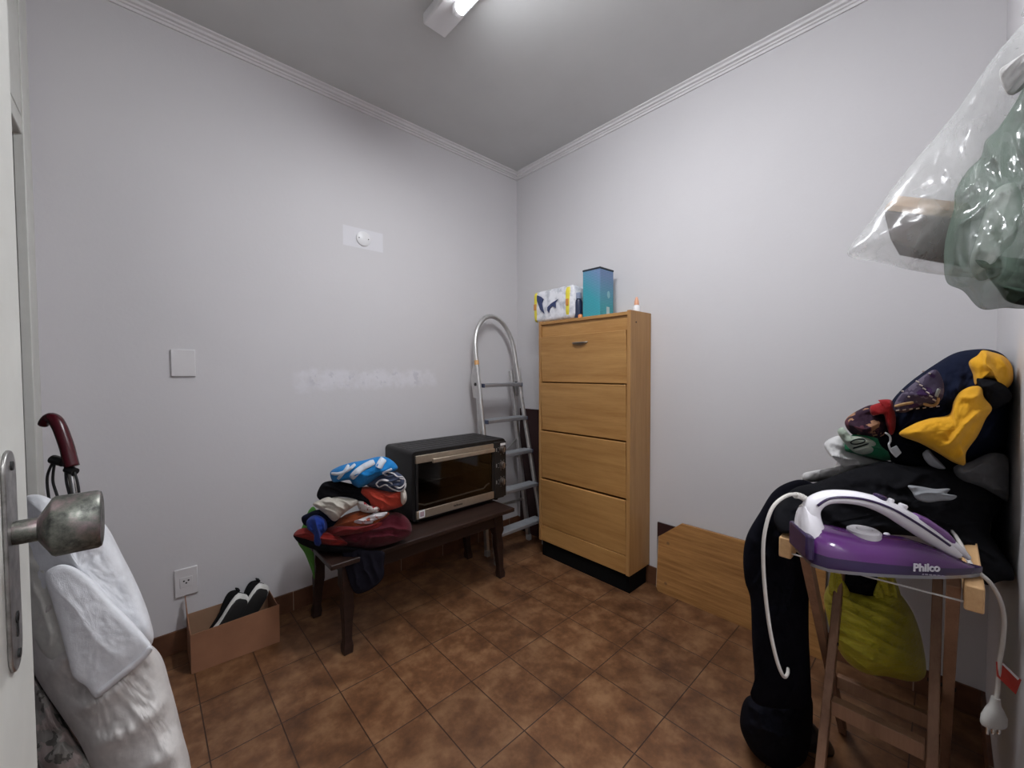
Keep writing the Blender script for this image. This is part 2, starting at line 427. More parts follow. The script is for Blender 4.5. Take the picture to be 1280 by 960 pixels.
obj('plate', plate('p', (0, -1.872, 0.355), 0.078, 0.118, 'x'), M_whitep, ou2, bevel=0.003)
for dy, dz in ((-0.009, 0.005), (0.009, 0.005), (0, -0.005)):
    obj('hole', MB().cyl((-0.0092, -1.872+dy, 0.355+dz), (-0.0102, -1.872+dy, 0.355+dz), 0.0034, n=12), M_hole, ou2)
rc = thing('round_cover', (-1.202, 0, 1.94), 'small round white junction cover high on the left wall', 'wall cover')
obj('disc', MB().lathe((-1.202, 0, 1.980), (0, -1, 0), [(0, 0.041), (0.006, 0.041), (0.0085, 0.038), (0.009, 0.001)], 36), M_white, rc, smooth=True, angle=40)
for dx in (-0.027, 0.027): obj('screw', MB().cyl((-1.202+dx, -0.009, 1.980), (-1.202+dx, -0.0098, 1.980), 0.003, n=10), M_hole, rc)

# ceiling luminaire: a batten with an LED tube that shines downwards
lm = thing('ceiling_lamp', (-1.19, -1.35, CH), 'white batten lamp with glowing tube on the ceiling', 'lamp')
obj('housing', MB().box((-1.245, -2.00, CH-0.045), (-1.135, -0.745, CH)), M_white, lm, bevel=0.006)
for ya, yb in ((-0.935, -0.905), (-1.90, -1.87)):
    obj('lamp_holder', MB().box((-1.207, ya, CH-0.088), (-1.173, yb, CH-0.045)), M_white, lm, bevel=0.004)
def glow(name, e):
    t = NT(name); t.b.inputs['Base Color'].default_value = (1, 1, 1, 1)
    t.b.inputs['Emission Color'].default_value = (0.94, 0.965, 1.0, 1); t.b.inputs['Emission Strength'].default_value = e; return t.m
tb_ = MB().cyl((-1.19, -0.935, CH-0.072), (-1.19, -1.87, CH-0.072), 0.022, n=36)
for i, f in enumerate(tb_.f):
    n_ = sum((tb_.v[k] for k in f), Vector())/len(f)-Vector((-1.19, 0, CH-0.072))
    tb_.mi[i] = 0 if (len(f) == 4 and n_.z < -0.022*cos(radians(LAMP_ARC))) else 1
obj('tube', tb_, [glow('led_tube_face', LAMP_E), glow('led_tube_back', LAMP_B)], lm, smooth=True, angle=40)
# unseen fill light added in the hallway to lift the darker areas
hl = thing('hall_fill_light', (-2.0, -3.1, CH), 'added unseen fill light, a round glowing disc on the hallway ceiling', 'lamp')
obj('base', MB().lathe((-2.0, -3.1, CH), (0, 0, -1), [(0, 0.17), (0.02, 0.17)], 32), M_white, hl)
obj('shade', MB().lathe((-2.0, -3.1, CH-0.02), (0, 0, -1), [(0, 0.16), (0.03, 0.15), (0.055, 0.10), (0.062, 0.01)], 32), glow('hall_fill_glow', HALL_FILL_E), hl, smooth=True)


# ------------------------------------------------------------------ shoe cabinet
CX, CY0, CY1, CZ0, CZ1 = -0.220, -1.112, -0.437, 0.105, 1.552
cab = thing('shoe_cabinet', (-0.11, -0.775, 0), 'tall narrow honey-coloured wooden shoe cabinet with four tilting flaps against the right wall', 'cabinet')
obj('side_panel', MB().box((CX, CY0, CZ0), (-0.002, CY0+0.022, CZ1)), M_maplez, cab, bevel=0.0015)
obj('side_panel', MB().box((CX, CY1-0.016, CZ0), (-0.002, CY1, CZ1)), M_maplez, cab, bevel=0.0015)
obj('top_panel', MB().box((CX+0.004, CY0+0.022, CZ1-0.024), (-0.002, CY1-0.016, CZ1-0.006)), M_maple, cab, bevel=0.001)
obj('top_rail', MB().box((CX+0.016, CY0+0.022, 1.448), (CX+0.034, CY1-0.016, CZ1-0.024)), M_maple, cab, bevel=0.001)
obj('bottom_rail', MB().box((CX+0.008, CY0+0.022, CZ0), (CX+0.026, CY1-0.016, 0.205)), M_maple, cab, bevel=0.001)
obj('back_panel', MB().box((-0.012, CY0+0.022, CZ0), (-0.004, CY1-0.016, CZ1-0.024)), M_maple, cab)
obj('bottom_panel', MB().box((CX+0.03, CY0+0.022, CZ0), (-0.012, CY1-0.016, CZ0+0.016)), M_maple, cab)
for i, (za, zc) in enumerate(((1.156, 1.446), (0.842, 1.150), (0.525, 0.836), (0.208, 0.519))):
    ya, yb = CY0+0.025, CY1-0.019
    fl = obj('flap', MB().hexa([(CX+0.011, ya, za), (CX+0.027, ya, za), (CX+0.027, yb, za), (CX+0.011, yb, za)],
                           [(CX-0.010, ya, zc), (CX+0.007, ya, zc), (CX+0.007, yb, zc), (CX-0.010, yb, zc)]), M_maple, cab, bevel=0.003)
    if i == 0:
        hp = onx(725, 429, CX-0.005)
        M_pull = plain('nickel_pull', (0.42, 0.40, 0.37), 0.32, 0.9, 0.1)
        rs = []
        for k in range(13):
            a = -1+2*k/12; yy = hp.y + a*0.058; r = 0.0125*sqrt(max(0.02, 1-a*a)); dpt = 0.022*sqrt(max(0.01, 1-a*a))
            rs.append([(CX-0.006-dpt*s_, yy, hp.z+0.007-r*c_) for s_, c_ in ((0, 0), (0.9, 0), (1, .25), (.8, .9), (.4, 1.5), (0, 1.6))])
        h = obj('pull_handle', MB().rings(rs), M_pull, fl, smooth=True, angle=50); h['label'] = 'nickel half-moon pull handle'
obj('screw', MB().cyl((CX+0.055, CY0-0.0004, 1.49), (CX+0.055, CY0-0.0014, 1.49), 0.005, n=12), M_hole, cab)
obj('plinth', MB().box((CX+0.022, CY0+0.012, 0.0), (-0.02, CY1-0.012, CZ0)), plain('matt_black_plinth', (0.004, 0.004, 0.004), 0.8, spec=0.1), cab)

# things on top of the cabinet
ZT = CZ1-0.006
t = NT('clear_wrap_white'); v = t.coord(); f = t.noise(v, 24, 4, 0.6)
t.base(t.ramp(f, [(0.35, (0.50, 0.51, 0.56)), (0.55, (0.80, 0.80, 0.84))])); t.set(0.25); t.bump(f, 0.6, 0.006); M_wrap = t.m
pk = thing('tissue_pack', (-0.13, -0.53, ZT), 'white plastic-wrapped tissue roll pack with yellow bands on top of the shoe cabinet', 'tissue pack')
yL, yR = onx(666, 398, -0.205).y, onx(717, 394, -0.205).y
pz = onx(690, 360, -0.205).z
def rbox(x0, x1, y0, y1, z0, z1, n=28, e=0.16, wob=0.006, seed=2):
    rs = []
    for k in range(n+1):
        a = k/n; y = y0+(y1-y0)*a; end = min(a, 1-a)*n
        sh = 1 if end >= 2 else (0.93 if end >= 1 else 0.80)
        r = []
        for q in range(28):
            th = 2*pi*q/28; c, s_ = cos(th), sin(th)
            X = abs(c)**(2*e)*(1 if c > 0 else -1); Z = abs(s_)**(2*e)*(1 if s_ > 0 else -1)
            nn = noise.noise(Vector((X*2, y*18, Z*2+seed)))*wob
            z = (z0+z1)/2+(z1-z0)/2*Z*sh + (nn if Z > -0.9 else 0)
            r.append(((x0+x1)/2+((x1-x0)/2*X)*sh+nn, y, max(z, z0)))
        rs.append(r)
    return MB().rings(rs)
obj('wrapping', rbox(-0.205, -0.06, yR, yL, ZT, pz), M_wrap, pk, smooth=True, angle=60)
M_yel = plain('yellow_print', (0.78, 0.66, 0.06), 0.35)
M_navy = plain('navy_print', (0.03, 0.045, 0.13), 0.35)
for a, b in ((0.02, 0.13), (0.80, 0.93)):
    bb = obj('yellow_band', rbox(-0.2085, -0.057, yL+(yR-yL)*b, yL+(yR-yL)*a, ZT+0.006, pz-0.004, n=8, seed=3, wob=0.004), M_yel, pk, smooth=True, angle=60)
    ym = yL+(yR-yL)*(a+b)/2
    obj('orange_mark', MB().box((-0.2135, ym-0.010, ZT+0.085), (-0.205, ym+0.010, ZT+0.125)), plain('orange_print', (0.6, 0.25, 0.05), 0.4), bb, bevel=0.002)
def patch(x, pts, t_=0.003):
    return MB().prism([onx(px, py, x) for px, py in pts], (t_, 0, 0))
obj('printed_mark', patch(-0.2125, [(671, 369), (676, 371), (679, 374), (677, 379), (678, 385), (680, 392), (675, 387), (673, 381), (671, 376)], 0.006), M_navy, pk)
obj('printed_mark', patch(-0.2125, [(684, 384), (689, 379), (697, 374), (694, 378), (694, 385), (690, 382), (687, 386), (686, 391), (684, 388)], 0.006), M_navy, pk)
yb0 = onx(722.5, 394, -0.17)
bt = thing('spray_bottle', (-0.165, yb0.y, ZT), 'dark navy bottle between the tissue pack and the teal box', 'bottle')
bh = onx(722, 366, -0.165).z-ZT
obj('body', MB().lathe((-0.165, yb0.y, ZT), (0, 0, 1), [(0, 0.020), (0.004, 0.024), (bh*0.62, 0.024), (bh*0.72, 0.020), (bh*0.75, 0.012), (bh*0.78, 0.012)]), plain('navy_bottle', (0.02, 0.03, 0.07), 0.3), bt, smooth=True, angle=40)
obj('cap', MB().lathe((-0.165, yb0.y, ZT+bh*0.76), (0, 0, 1), [(0, 0.018), (bh*0.22, 0.017), (bh*0.24, 0.014), (bh*0.245, 0.001)]), plain('blue_grey_cap', (0.25, 0.29, 0.40), 0.35), bt, smooth=True, angle=40)
oc = onx(725, 395, -0.205)
tag(obj('bottle_cap', MB().lathe((-0.202, oc.y, ZT), (0, 0, 1), [(0, 0.013), (0.016, 0.0125), (0.019, 0.010), (0.0192, 0.001)]), plain('orange_cap', (0.75, 0.27, 0.08), 0.4), smooth=True, angle=40),
    'small round orange cap lying in front of the navy bottle on the cabinet', 'cap')
# teal box
t = NT('teal_striped_box'); v = t.coord((1, 1, 1), rot=(radians(-22), 0, 0)); sx = t.node('ShaderNodeSeparateXYZ'); t.link(v, sx.inputs[0])
wv = t.math('SINE', t.math('MULTIPLY', sx.outputs[2], 720.0))
vo = t.coord(); so = t.node('ShaderNodeSeparateXYZ'); t.link(vo, so.inputs[0])
violet = t.ramp(t.math('ADD', t.math('MULTIPLY', so.outputs[2], 2.2), t.math('MULTIPLY', so.outputs[1], -2.0)), [(0.25, (0.05, 0.36, 0.42)), (0.65, (0.20, 0.25, 0.46))])
t.base(t.mix(t.math('MULTIPLY', t.math('GREATER_THAN', wv, 0.1), 0.6), violet, (0.02, 0.20, 0.28))); t.set(0.5); M_teal = t.m
a0, a1 = onx(728.5, 391, -0.19), onx(750, 389, -0.19)
tz = onx(750, 333, -0.19).z
xb = -0.055
tb = thing('gift_box', (-0.12, (a0.y+a1.y)/2, ZT), 'tall teal striped cardboard box standing on the shoe cabinet', 'box')
obj('box_body', MB().box((-0.19, a1.y, ZT), (xb, a0.y, tz-0.010)), M_teal, tb, bevel=0.0015)
obj('lid', MB().box((-0.192, a1.y-0.002, tz-0.010), (xb+0.002, a0.y+0.002, tz)), plain('black_lid', (0.015, 0.02, 0.03), 0.5), tb, bevel=0.0015)
obj('sticker', MB().box((-0.125, a1.y-0.0008, ZT+0.012), (-0.095, a1.y, ZT+0.058)), plain('pale_sticker', (0.45, 0.62, 0.64), 0.5), tb)
obj('printed_mark', MB().prism([(-0.105+0.015*cos(k*pi/6), a1.y-0.0008, ZT+0.13+0.022*sin(k*pi/6)) for k in range(12)], (0, 0.0008, 0)), plain('pale_teal_print', (0.24, 0.48, 0.54), 0.5), tb)
e0 = onx(777, 389, -0.12)
tag(obj('eraser', MB().box((-0.135, e0.y-0.022, ZT), (-0.105, e0.y+0.022, ZT+0.014)), M_black, bevel=0.003), 'small black block lying on the cabinet right of the teal box', 'eraser')
g0 = onx(797, 388, -0.12)
gl = thing('glue_bottle', (-0.12, g0.y+0.006, ZT), 'small white glue bottle with orange top at the right end of the cabinet top', 'bottle')
gp = (-0.12, g0.y+0.006, ZT)
obj('body', MB().lathe(gp, (0, 0, 1), [(0, 0.018), (0.003, 0.021), (0.032, 0.021), (0.041, 0.015), (0.044, 0.011)]), M_white, gl, smooth=True, angle=40)
c_ = obj('cap', MB().lathe((gp[0], gp[1], ZT+0.044), (0, 0, 1), [(0, 0.013), (0.018, 0.0125), (0.040, 0.006), (0.044, 0.004), (0.0445, 0.0005)]), plain('orange_glue_cap', (0.80, 0.40, 0.25), 0.4), gl, smooth=True, angle=40); c_['label'] = 'orange cap'

# ------------------------------------------------------------------ boards on the walls
tag(obj('dark_board', MB().box((-0.0195, -0.436, 0.0), (-0.0105, -0.046, 0.945)), M_board, bevel=0.001), 'dark reddish-brown board standing in the corner behind the ladder and shoe cabinet', 'board')
tag(obj('dark_board', MB().box((-0.0205, -1.78, 0.0), (-0.0105, -1.168, 0.371)), M_board, bevel=0.001), 'dark board on the floor behind the light wooden panel', 'board')
yA = -1.183
bo = thing('leaning_board', (-0.05, -1.55, 0), 'light brown wood-grain panel with clipped corners leaning low on the right wall', 'panel')
def bp(y, z): return (-0.060+0.030*z/0.36, y, z)
pa = onx(827, 672, -0.037); pb_ = onx(851, 655, -0.031)
poly = [bp(yA-0.012, 0.0), bp(yA, 0.018), bp(yA, pa.z), bp(pb_.y, pb_.z), bp(-1.93, pb_.z), bp(-1.93, 0.0)]
obj('board', MB().prism(poly, (0.016, 0, 0)), M_oak, bo, bevel=0.001)
obj('edging', MB().prism([bp(yA+0.0015, 0.018), bp(yA+0.0015, pa.z), bp(yA-0.001, pa.z), bp(yA-0.001, 0.018)], (0.016, 0, 0)), plain('pale_edge', (0.42, 0.36, 0.30), 0.6), bo)
for q in ((833.5, 680), (832.5, 729)):
    p = onx(*q, -0.05); X = bp(p.y, p.z)[0]
    obj('screw_hole', MB().lathe((X, p.y, p.z), (-1, 0, 0), [(0, 0.009), (0.0012, 0.008), (0.0012, 0.005), (0.0004, 0.004), (0.0004, 0.0005)], 16), plain('screw_brass', (0.30, 0.16, 0.07), 0.5, 0.3), bo)

# ------------------------------------------------------------------ bench
BZ = 0.44
bx0, bx1, by0, by1 = -1.600, -0.583, -0.590, -0.118
be = thing('wooden_bench', (-1.09, -0.355, 0), 'low dark-stained wooden bench along the left wall carrying oven and clothes', 'bench')
obj('seat_plank', MB().box((bx0, by0, BZ-0.022), (bx1, (by0+by1)/2-0.003, BZ)), M_benchw, be, bevel=0.004)
obj('seat_plank', MB().box((bx0, (by0+by1)/2+0.003, BZ-0.022), (bx1, by1, BZ)), M_benchw, be, bevel=0.004)
for (tx, ty, fx, fy) in ((bx0+0.095, by0+0.085, -1.512, -0.508), (bx0+0.09, by1-0.06, -1.527, -0.135), (bx1-0.075, by0+0.085, -0.597, -0.478), (bx1-0.075, by1-0.06, -0.590, -0.150)):
    rs = []
    for z, hw in ((0, 0.020), (0.03, 0.022), (0.06, 0.017), (0.13, 0.019), (0.20, 0.024), (0.27, 0.021), (0.30, 0.030), (BZ-0.06, 0.030), (BZ-0.022, 0.030)):
        a = z/(BZ-0.022); x = fx+(tx-fx)*a; y = fy+(ty-fy)*a
        rs.append([(x-hw, y-hw, z), (x+hw, y-hw, z), (x+hw, y+hw, z), (x-hw, y+hw, z)])
    obj('leg', MB().rings(rs), M_benchw, be, bevel=0.004)
for y in (by0+0.075, by1-0.055):
    obj('apron', MB().box((bx0+0.075, y-0.009, BZ-0.105), (bx1-0.065, y+0.009, BZ-0.022)), M_benchw, be, bevel=0.002)
for x in (bx0+0.09, bx1-0.075):
    obj('apron', MB().box((x-0.009, by0+0.085, BZ-0.105), (x+0.009, by1-0.06, BZ-0.022)), M_benchw, be, bevel=0.002)

# ------------------------------------------------------------------ toaster oven
ox0, ox1, oy0, oy1, oz0, oz1 = -1.150, -0.512, -0.436, -0.128, BZ+0.014, 0.818
ov = thing('toaster_oven', (-0.83, -0.28, BZ), 'large black toaster oven with champagne trim on the dark bench', 'oven')
R_ = 0.022
def shell(y, ins=0.0):
    r = []
    for cxx, czz, a0 in ((ox1-R_, oz1-R_, 0), (ox0+R_, oz1-R_, 90), (ox0+R_, oz0+R_, 180), (ox1-R_, oz0+R_, 270)):
        for k in range(5):
            a = radians(a0+k*22.5); r.append((cxx+(R_-ins)*cos(a), y, czz+(R_-ins)*sin(a)))
    return r
body = MB(); cav = (ox0+0.030, ox1-0.125, oz0+0.055, oz1-0.062)
body.rings([shell(oy0+0.004, 0.003), shell(oy0+0.012), shell(oy1-0.006), shell(oy1, 0.006)])
# shell is closed at the back; the front is a frame around the cavity
body.f.pop(-2); body.mi.pop(-2)
o0 = len(body.v); fr = shell(oy0+0.004, 0.003)
def sq(y): return [(cav[1], y, cav[3]), (cav[0], y, cav[3]), (cav[0], y, cav[2]), (cav[1], y, cav[2])]
n0 = 20; body.v += [Vector(p) for p in fr]; body.v += [Vector(p) for p in sq(oy0+0.004)]; body.v += [Vector(p) for p in sq(oy1-0.03)]
A = o0; B_ = o0+20; C_ = o0+24
groups = [list(range(0, 5)), list(range(5, 10)), list(range(10, 15)), list(range(15, 20))]
for g, ids in enumerate(groups):
    for a, b in zip(ids, ids[1:]): body.f.append([A+a, A+b, B_+g]); body.mi.append(0)
    nx = groups[(g+1) % 4][0]; body.f.append([A+ids[-1], A+nx, B_+(g+1) % 4, B_+g]); body.mi.append(0)
for g in range(4): body.f.append([B_+g, B_+(g+1) % 4, C_+(g+1) % 4, C_+g]); body.mi.append(0)
body.f.append([C_+3, C_+2, C_+1, C_]); body.mi.append(0)
obj('casing', body, M_blackm, ov, smooth=True, angle=30)
for k in range(5):
    yy = oy0+0.05+k*0.05
    obj('top_ridge', MB().box((ox0+0.03, yy, oz1-0.001), (ox1-0.03, yy+0.012, oz1+0.0018)), M_blackm, ov, bevel=0.0008)
for x in (ox0+0.05, ox1-0.05):
    for y in (oy0+0.04, oy1-0.04): obj('foot', MB().cyl((x, y, BZ), (x, y, oz0+0.004), 0.013, n=16), M_black, ov)
dx0, dx1 = ox0+0.018, ox1-0.105
dr = obj('door', MB().box((dx0, oy0-0.010, oz1-0.062), (dx1, oy0+0.003, oz1-0.022)).box((dx0, oy0-0.010, oz0+0.015), (dx1, oy0+0.003, oz0+0.058)), M_champ, ov, bevel=0.002); dr['label'] = 'door with champagne metal strips'
obj('door_stile', MB().box((dx0, oy0-0.009, oz0+0.058), (dx0+0.012, oy0+0.003, oz1-0.062)), M_black, dr)
obj('door_stile', MB().box((dx1-0.012, oy0-0.009, oz0+0.058), (dx1, oy0+0.003, oz1-0.062)), M_black, dr)
t = NT('dark_oven_glass'); t.set(0.06, 0, 0.5); t.base((0.004, 0.004, 0.004))
tr = t.node('ShaderNodeBsdfTransparent'); tr.inputs[0].default_value = (0.52, 0.50, 0.48, 1); gl_ = t.node('ShaderNodeBsdfGlossy'); gl_.inputs['Roughness'].default_value = 0.05; gl_.inputs[0].default_value = (0.5, 0.5, 0.5, 1)
mx = t.node('ShaderNodeMixShader'); mx.inputs[0].default_value = 0.10; t.link(tr.outputs[0], mx.inputs[1]); t.link(gl_.outputs[0], mx.inputs[2]); t.link(mx.outputs[0], t.out.inputs[0])
obj('glass', MB().box((dx0+0.012, oy0-0.006, oz0+0.058), (dx1-0.012, oy0-0.002, oz1-0.062)), t.m, dr)
hx0, hx1 = dx0+0.085, dx1-0.012
hb = obj('door_handle', MB().box((hx0, oy0-0.036, oz1-0.066), (hx1, oy0-0.022, oz1-0.044)), M_champ, dr, bevel=0.003)
for xq in (hx0+0.012, hx1-0.030): obj('handle_post', MB().box((xq, oy0-0.024, oz1-0.060), (xq+0.018, oy0-0.006, oz1-0.048)), M_champ, dr)
# the maker's mark on the lower strip is too small to read: a short dark line of strokes
mk = MB(); xm = ox0+0.245
for k in range(7): mk.box((xm+k*0.0085, oy0-0.0106, oz0+0.031), (xm+k*0.0085+0.0062, oy0-0.010, oz0+0.040 if k not in (0, 2) else oz0+0.043))
obj('maker_mark', mk, plain('dark_print', (0.06, 0.045, 0.035), 0.5), dr)
st = obj('sticker', MB().box((dx0+0.014, oy0-0.0108, oz0+0.020), (dx0+0.048, oy0-0.010, oz0+0.060)), M_white, dr); st['label'] = 'white square sticker'
obj('sticker_print', MB().box((dx0+0.020, oy0-0.0112, oz0+0.027), (dx0+0.042, oy0-0.0108, oz0+0.052)), plain('sticker_print', (0.42, 0.30, 0.34), 0.6), st)
obj('control_panel', MB().box((ox1-0.100, oy0-0.008, oz0+0.012), (ox1-0.006, oy0+0.004, oz1-0.016)), M_black, ov, bevel=0.003)
for kz_ in (0.755, 0.66, 0.56):
    k_ = obj('knob', MB().lathe((ox1-0.040, oy0-0.008, kz_), (0, -1, 0), [(0, 0.023), (0.004, 0.023), (0.006, 0.019), (0.020, 0.0175), (0.0215, 0.016), (0.0216, 0.0005)], 28), plain('bronze_knob', (0.14, 0.115, 0.10), 0.35, 0.6), ov, smooth=True, angle=35)
    obj('pointer', MB().box((ox1-0.042, oy0-0.0305, kz_-0.014), (ox1-0.038, oy0-0.0294, kz_+0.014)), M_champ, k_)
    pr = MB()
    for j in range(6):
        a = radians(60+j*48); pr.box((ox1-0.040+0.030*cos(a)-0.0022, oy0-0.0086, kz_+0.030*sin(a)-0.0022), (ox1-0.040+0.030*cos(a)+0.0022, oy0-0.008, kz_+0.030*sin(a)+0.0022))
    pr.box((ox1-0.086, oy0-0.0086, kz_-0.010), (ox1-0.080, oy0-0.008, kz_+0.012))
    obj('dial_print', pr, plain('grey_print', (0.30, 0.29, 0.28), 0.5), ov)
s2 = obj('sticker', MB().box((ox1-0.052, oy0-0.0088, oz1-0.040), (ox1-0.012, oy0-0.008, oz1-0.026)), M_white, ov); s2['label'] = 'small white sticker'
# rack inside, and a pale bent rod close behind the glass
rk = MB()
for k in range(14):
    x = cav[0]+0.01+k*(cav[1]-cav[0]-0.02)/13; rk.tube([(x, oy0+0.02, 0.648), (x, oy1-0.035, 0.648)], 0.0016, 6)
for y in (oy0+0.02, oy1-0.035): rk.tube([(cav[0]+0.004, y, 0.648), (cav[1]-0.004, y, 0.648)], 0.0025, 6)
obj('wire_rack', rk, M_chrome, ov, smooth=True)
obj('bent_rod', MB().tube([(cav[0]+0.002, oy0+0.006, cav[2]+0.036), (cav[0]+0.018, oy0+0.006, cav[2]+0.032), (cav[0]+0.045, oy0+0.006, cav[2]+0.022), (cav[1]-0.045, oy0+0.006, cav[2]+0.030), (cav[1]-0.025, oy0+0.006, cav[2]+0.046), (cav[1]-0.004, oy0+0.006, cav[2]+0.052)], 0.0045, 10), plain('pale_rod', (0.75, 0.72, 0.68), 0.3, 0.3), ov, smooth=True)

# ------------------------------------------------------------------ step ladder
ld = thing('step_ladder', (-0.29, -0.22, 0), 'folded aluminium step ladder with rounded top leaning on the left wall beside the shoe cabinet', 'ladder')
def ly(z): return -0.345+0.275*z/1.63           # plane of the front rails
def lxl(z): return -0.512+0.012*z                # left and right rail lines
def lxr(z): return -0.068-0.052*z
zt = 1.36
rp = [Vector((lxl(z), ly(z), z)) for z in (0.012, 0.4, 0.8, 1.15, zt)]
xa, xc = lxl(zt), lxr(zt); xm = (xa+xc)/2; rr = (xc-xa)/2
loop = [Vector((xm-rr*cos(a), ly(zt+0.255*sin(a)), zt+0.255*sin(a))) for a in [pi*k/16 for k in range(1, 16)]]
rp += loop + [Vector((lxr(z), ly(z), z)) for z in (zt, 1.15, 0.8, 0.4, 0.012)]
rp = [p+(Vector((-0.0, 0, 0)) if True else 0) for p in rp]
obj('hand_rail', MB().tube(rp, 0.0155, 12), M_alu, ld, smooth=True)
for k, z in enumerate((1.143, 0.905, 0.672, 0.438, 0.190)):
    y = ly(z); x0, x1 = lxl(z)+0.010, lxr(z)-0.010
    s_ = obj('step', MB().box((x0, y-0.045, z-0.022), (x1, y+0.040, z)), M_alud, ld, bevel=0.003)
    obj('step_tread', MB().box((x0+0.008, y-0.040, z), (x1-0.008, y+0.034, z+0.002)), plain('grey_tread', (0.26, 0.27, 0.29), 0.6), s_)
    for x in (x0-0.002, x1-0.006): obj('end_cap', MB().box((x, y-0.047, z-0.024), (x+0.008, y+0.0, z+0.002)), plain('blue_grey_cap_plastic', (0.06, 0.07, 0.12), 0.5), s_, bevel=0.002)
def ry(z): return -0.215+0.155*z/1.63
for sgn in (0, 1):
    f = (lambda z: lxl(z)+0.028-0.055*(1-z/1.2)*0.0) if sgn == 0 else (lambda z: lxr(z)-0.028)
    obj('rear_leg', MB().bar((f(0.012), ry(0.012), 0.012), (f(1.23), ry(1.23), 1.23), 0.024, 0.030, (0, 1, 0)), M_alu, ld, bevel=0.003)
    xh = (lxl if sgn == 0 else lxr)(1.2)+(-0.004 if sgn == 0 else 0.004)
    obj('hinge_plate', MB().prism([(xh, ly(1.05)-0.025, 1.04), (xh, ly(1.05)+0.075, 1.05), (xh, ly(1.2)+0.075, 1.19), (xh, ly(1.29)+0.02, 1.30), (xh, ly(1.2)-0.022, 1.25)], (0.004, 0, 0)), M_alu, ld, bevel=0.001)
    obj('pivot', MB().cyl((xh-0.006, ly(1.14)+0.03, 1.14), (xh+0.010, ly(1.14)+0.03, 1.14), 0.011, n=14), M_black, ld)
    xf_ = (lxl if sgn == 0 else lxr)(0.0)
    obj('foot', MB().cyl((xf_, ly(0), 0), (xf_, ly(0), 0.045), 0.019, 0.017, 16), M_rubber, ld, smooth=True, angle=40)
    obj('foot', MB().box((f(0)-0.014, ry(0)-0.017, 0), (f(0)+0.014, ry(0)+0.017, 0.04)), M_rubber, ld, bevel=0.003)
for za, zc_ in ((0.52, 0.74), (0.76, 0.60)):
    obj('brace', MB().bar((lxl(za)+0.03, ry(za), za), (lxr(zc_)-0.03, ry(zc_), zc_), 0.006, 0.016), M_alu, ld)
obj('rear_crossbar', MB().bar((lxl(0.3)+0.028, ry(0.3), 0.3), (lxr(0.3)-0.028, ry(0.3), 0.3), 0.006, 0.02), M_alu, ld)
sk = obj('sticker', MB().lathe((lxl(1.30), ly(1.27), 1.27), (0.012, 0.169, 1), [(0, 0.0163), (0.03, 0.0163)], 16), plain('orange_sticker', (0.65, 0.36, 0.15), 0.5), ld, smooth=True, angle=40); sk['label'] = 'orange sticker'

# ------------------------------------------------------------------ shoebox and sneakers
q0, q1 = onz(239, 842), onz(350, 802)
bX0, bX1, bY0, bY1, bH = q0.x, q1.x, -0.208, -0.014, 0.160
sb = thing('shoebox', ((bX0+bX1)/2, (bY0+bY1)/2, 0), 'open brown cardboard shoebox on the floor below the socket plate', 'box')
th = 0.003
dz = 0.012
obj('front_side', MB().prism([(bX0, bY0, 0), (bX1, bY0-0.022, 0), (bX1, bY0-0.022, bH+dz), (bX0, bY0, bH)], (0, th, 0)), M_card, sb)
obj('back_side', MB().box((bX0, bY1-th, 0.0), (bX1, bY1, bH)), M_cardin, sb)
obj('end_side', MB().box((bX0, bY0, 0), (bX0+th, bY1, bH)), M_card, sb)
obj('end_side', MB().box((bX1-th, bY0-0.02, 0), (bX1, bY1, bH)), M_card, sb)
obj('bottom', MB().box((bX0, bY0, 0), (bX1, bY1, th)), M_cardin, sb)
obj('flap', MB().prism([(bX0, bY1-0.10, bH), (bX0, bY1, bH), (bX0-0.004, bY1, 0.243), (bX0-0.004, bY1-0.012, 0.243)], (th, 0, 0)), M_card, sb)
M_shoe = cloth('black_shoe_knit', (0.013, 0.013, 0.014), weave=500)
M_mid = plain('white_midsole', (0.70, 0.69, 0.66), 0.6)
M_out = plain('black_outsole', (0.014, 0.013, 0.013), 0.7, bump=0.3)
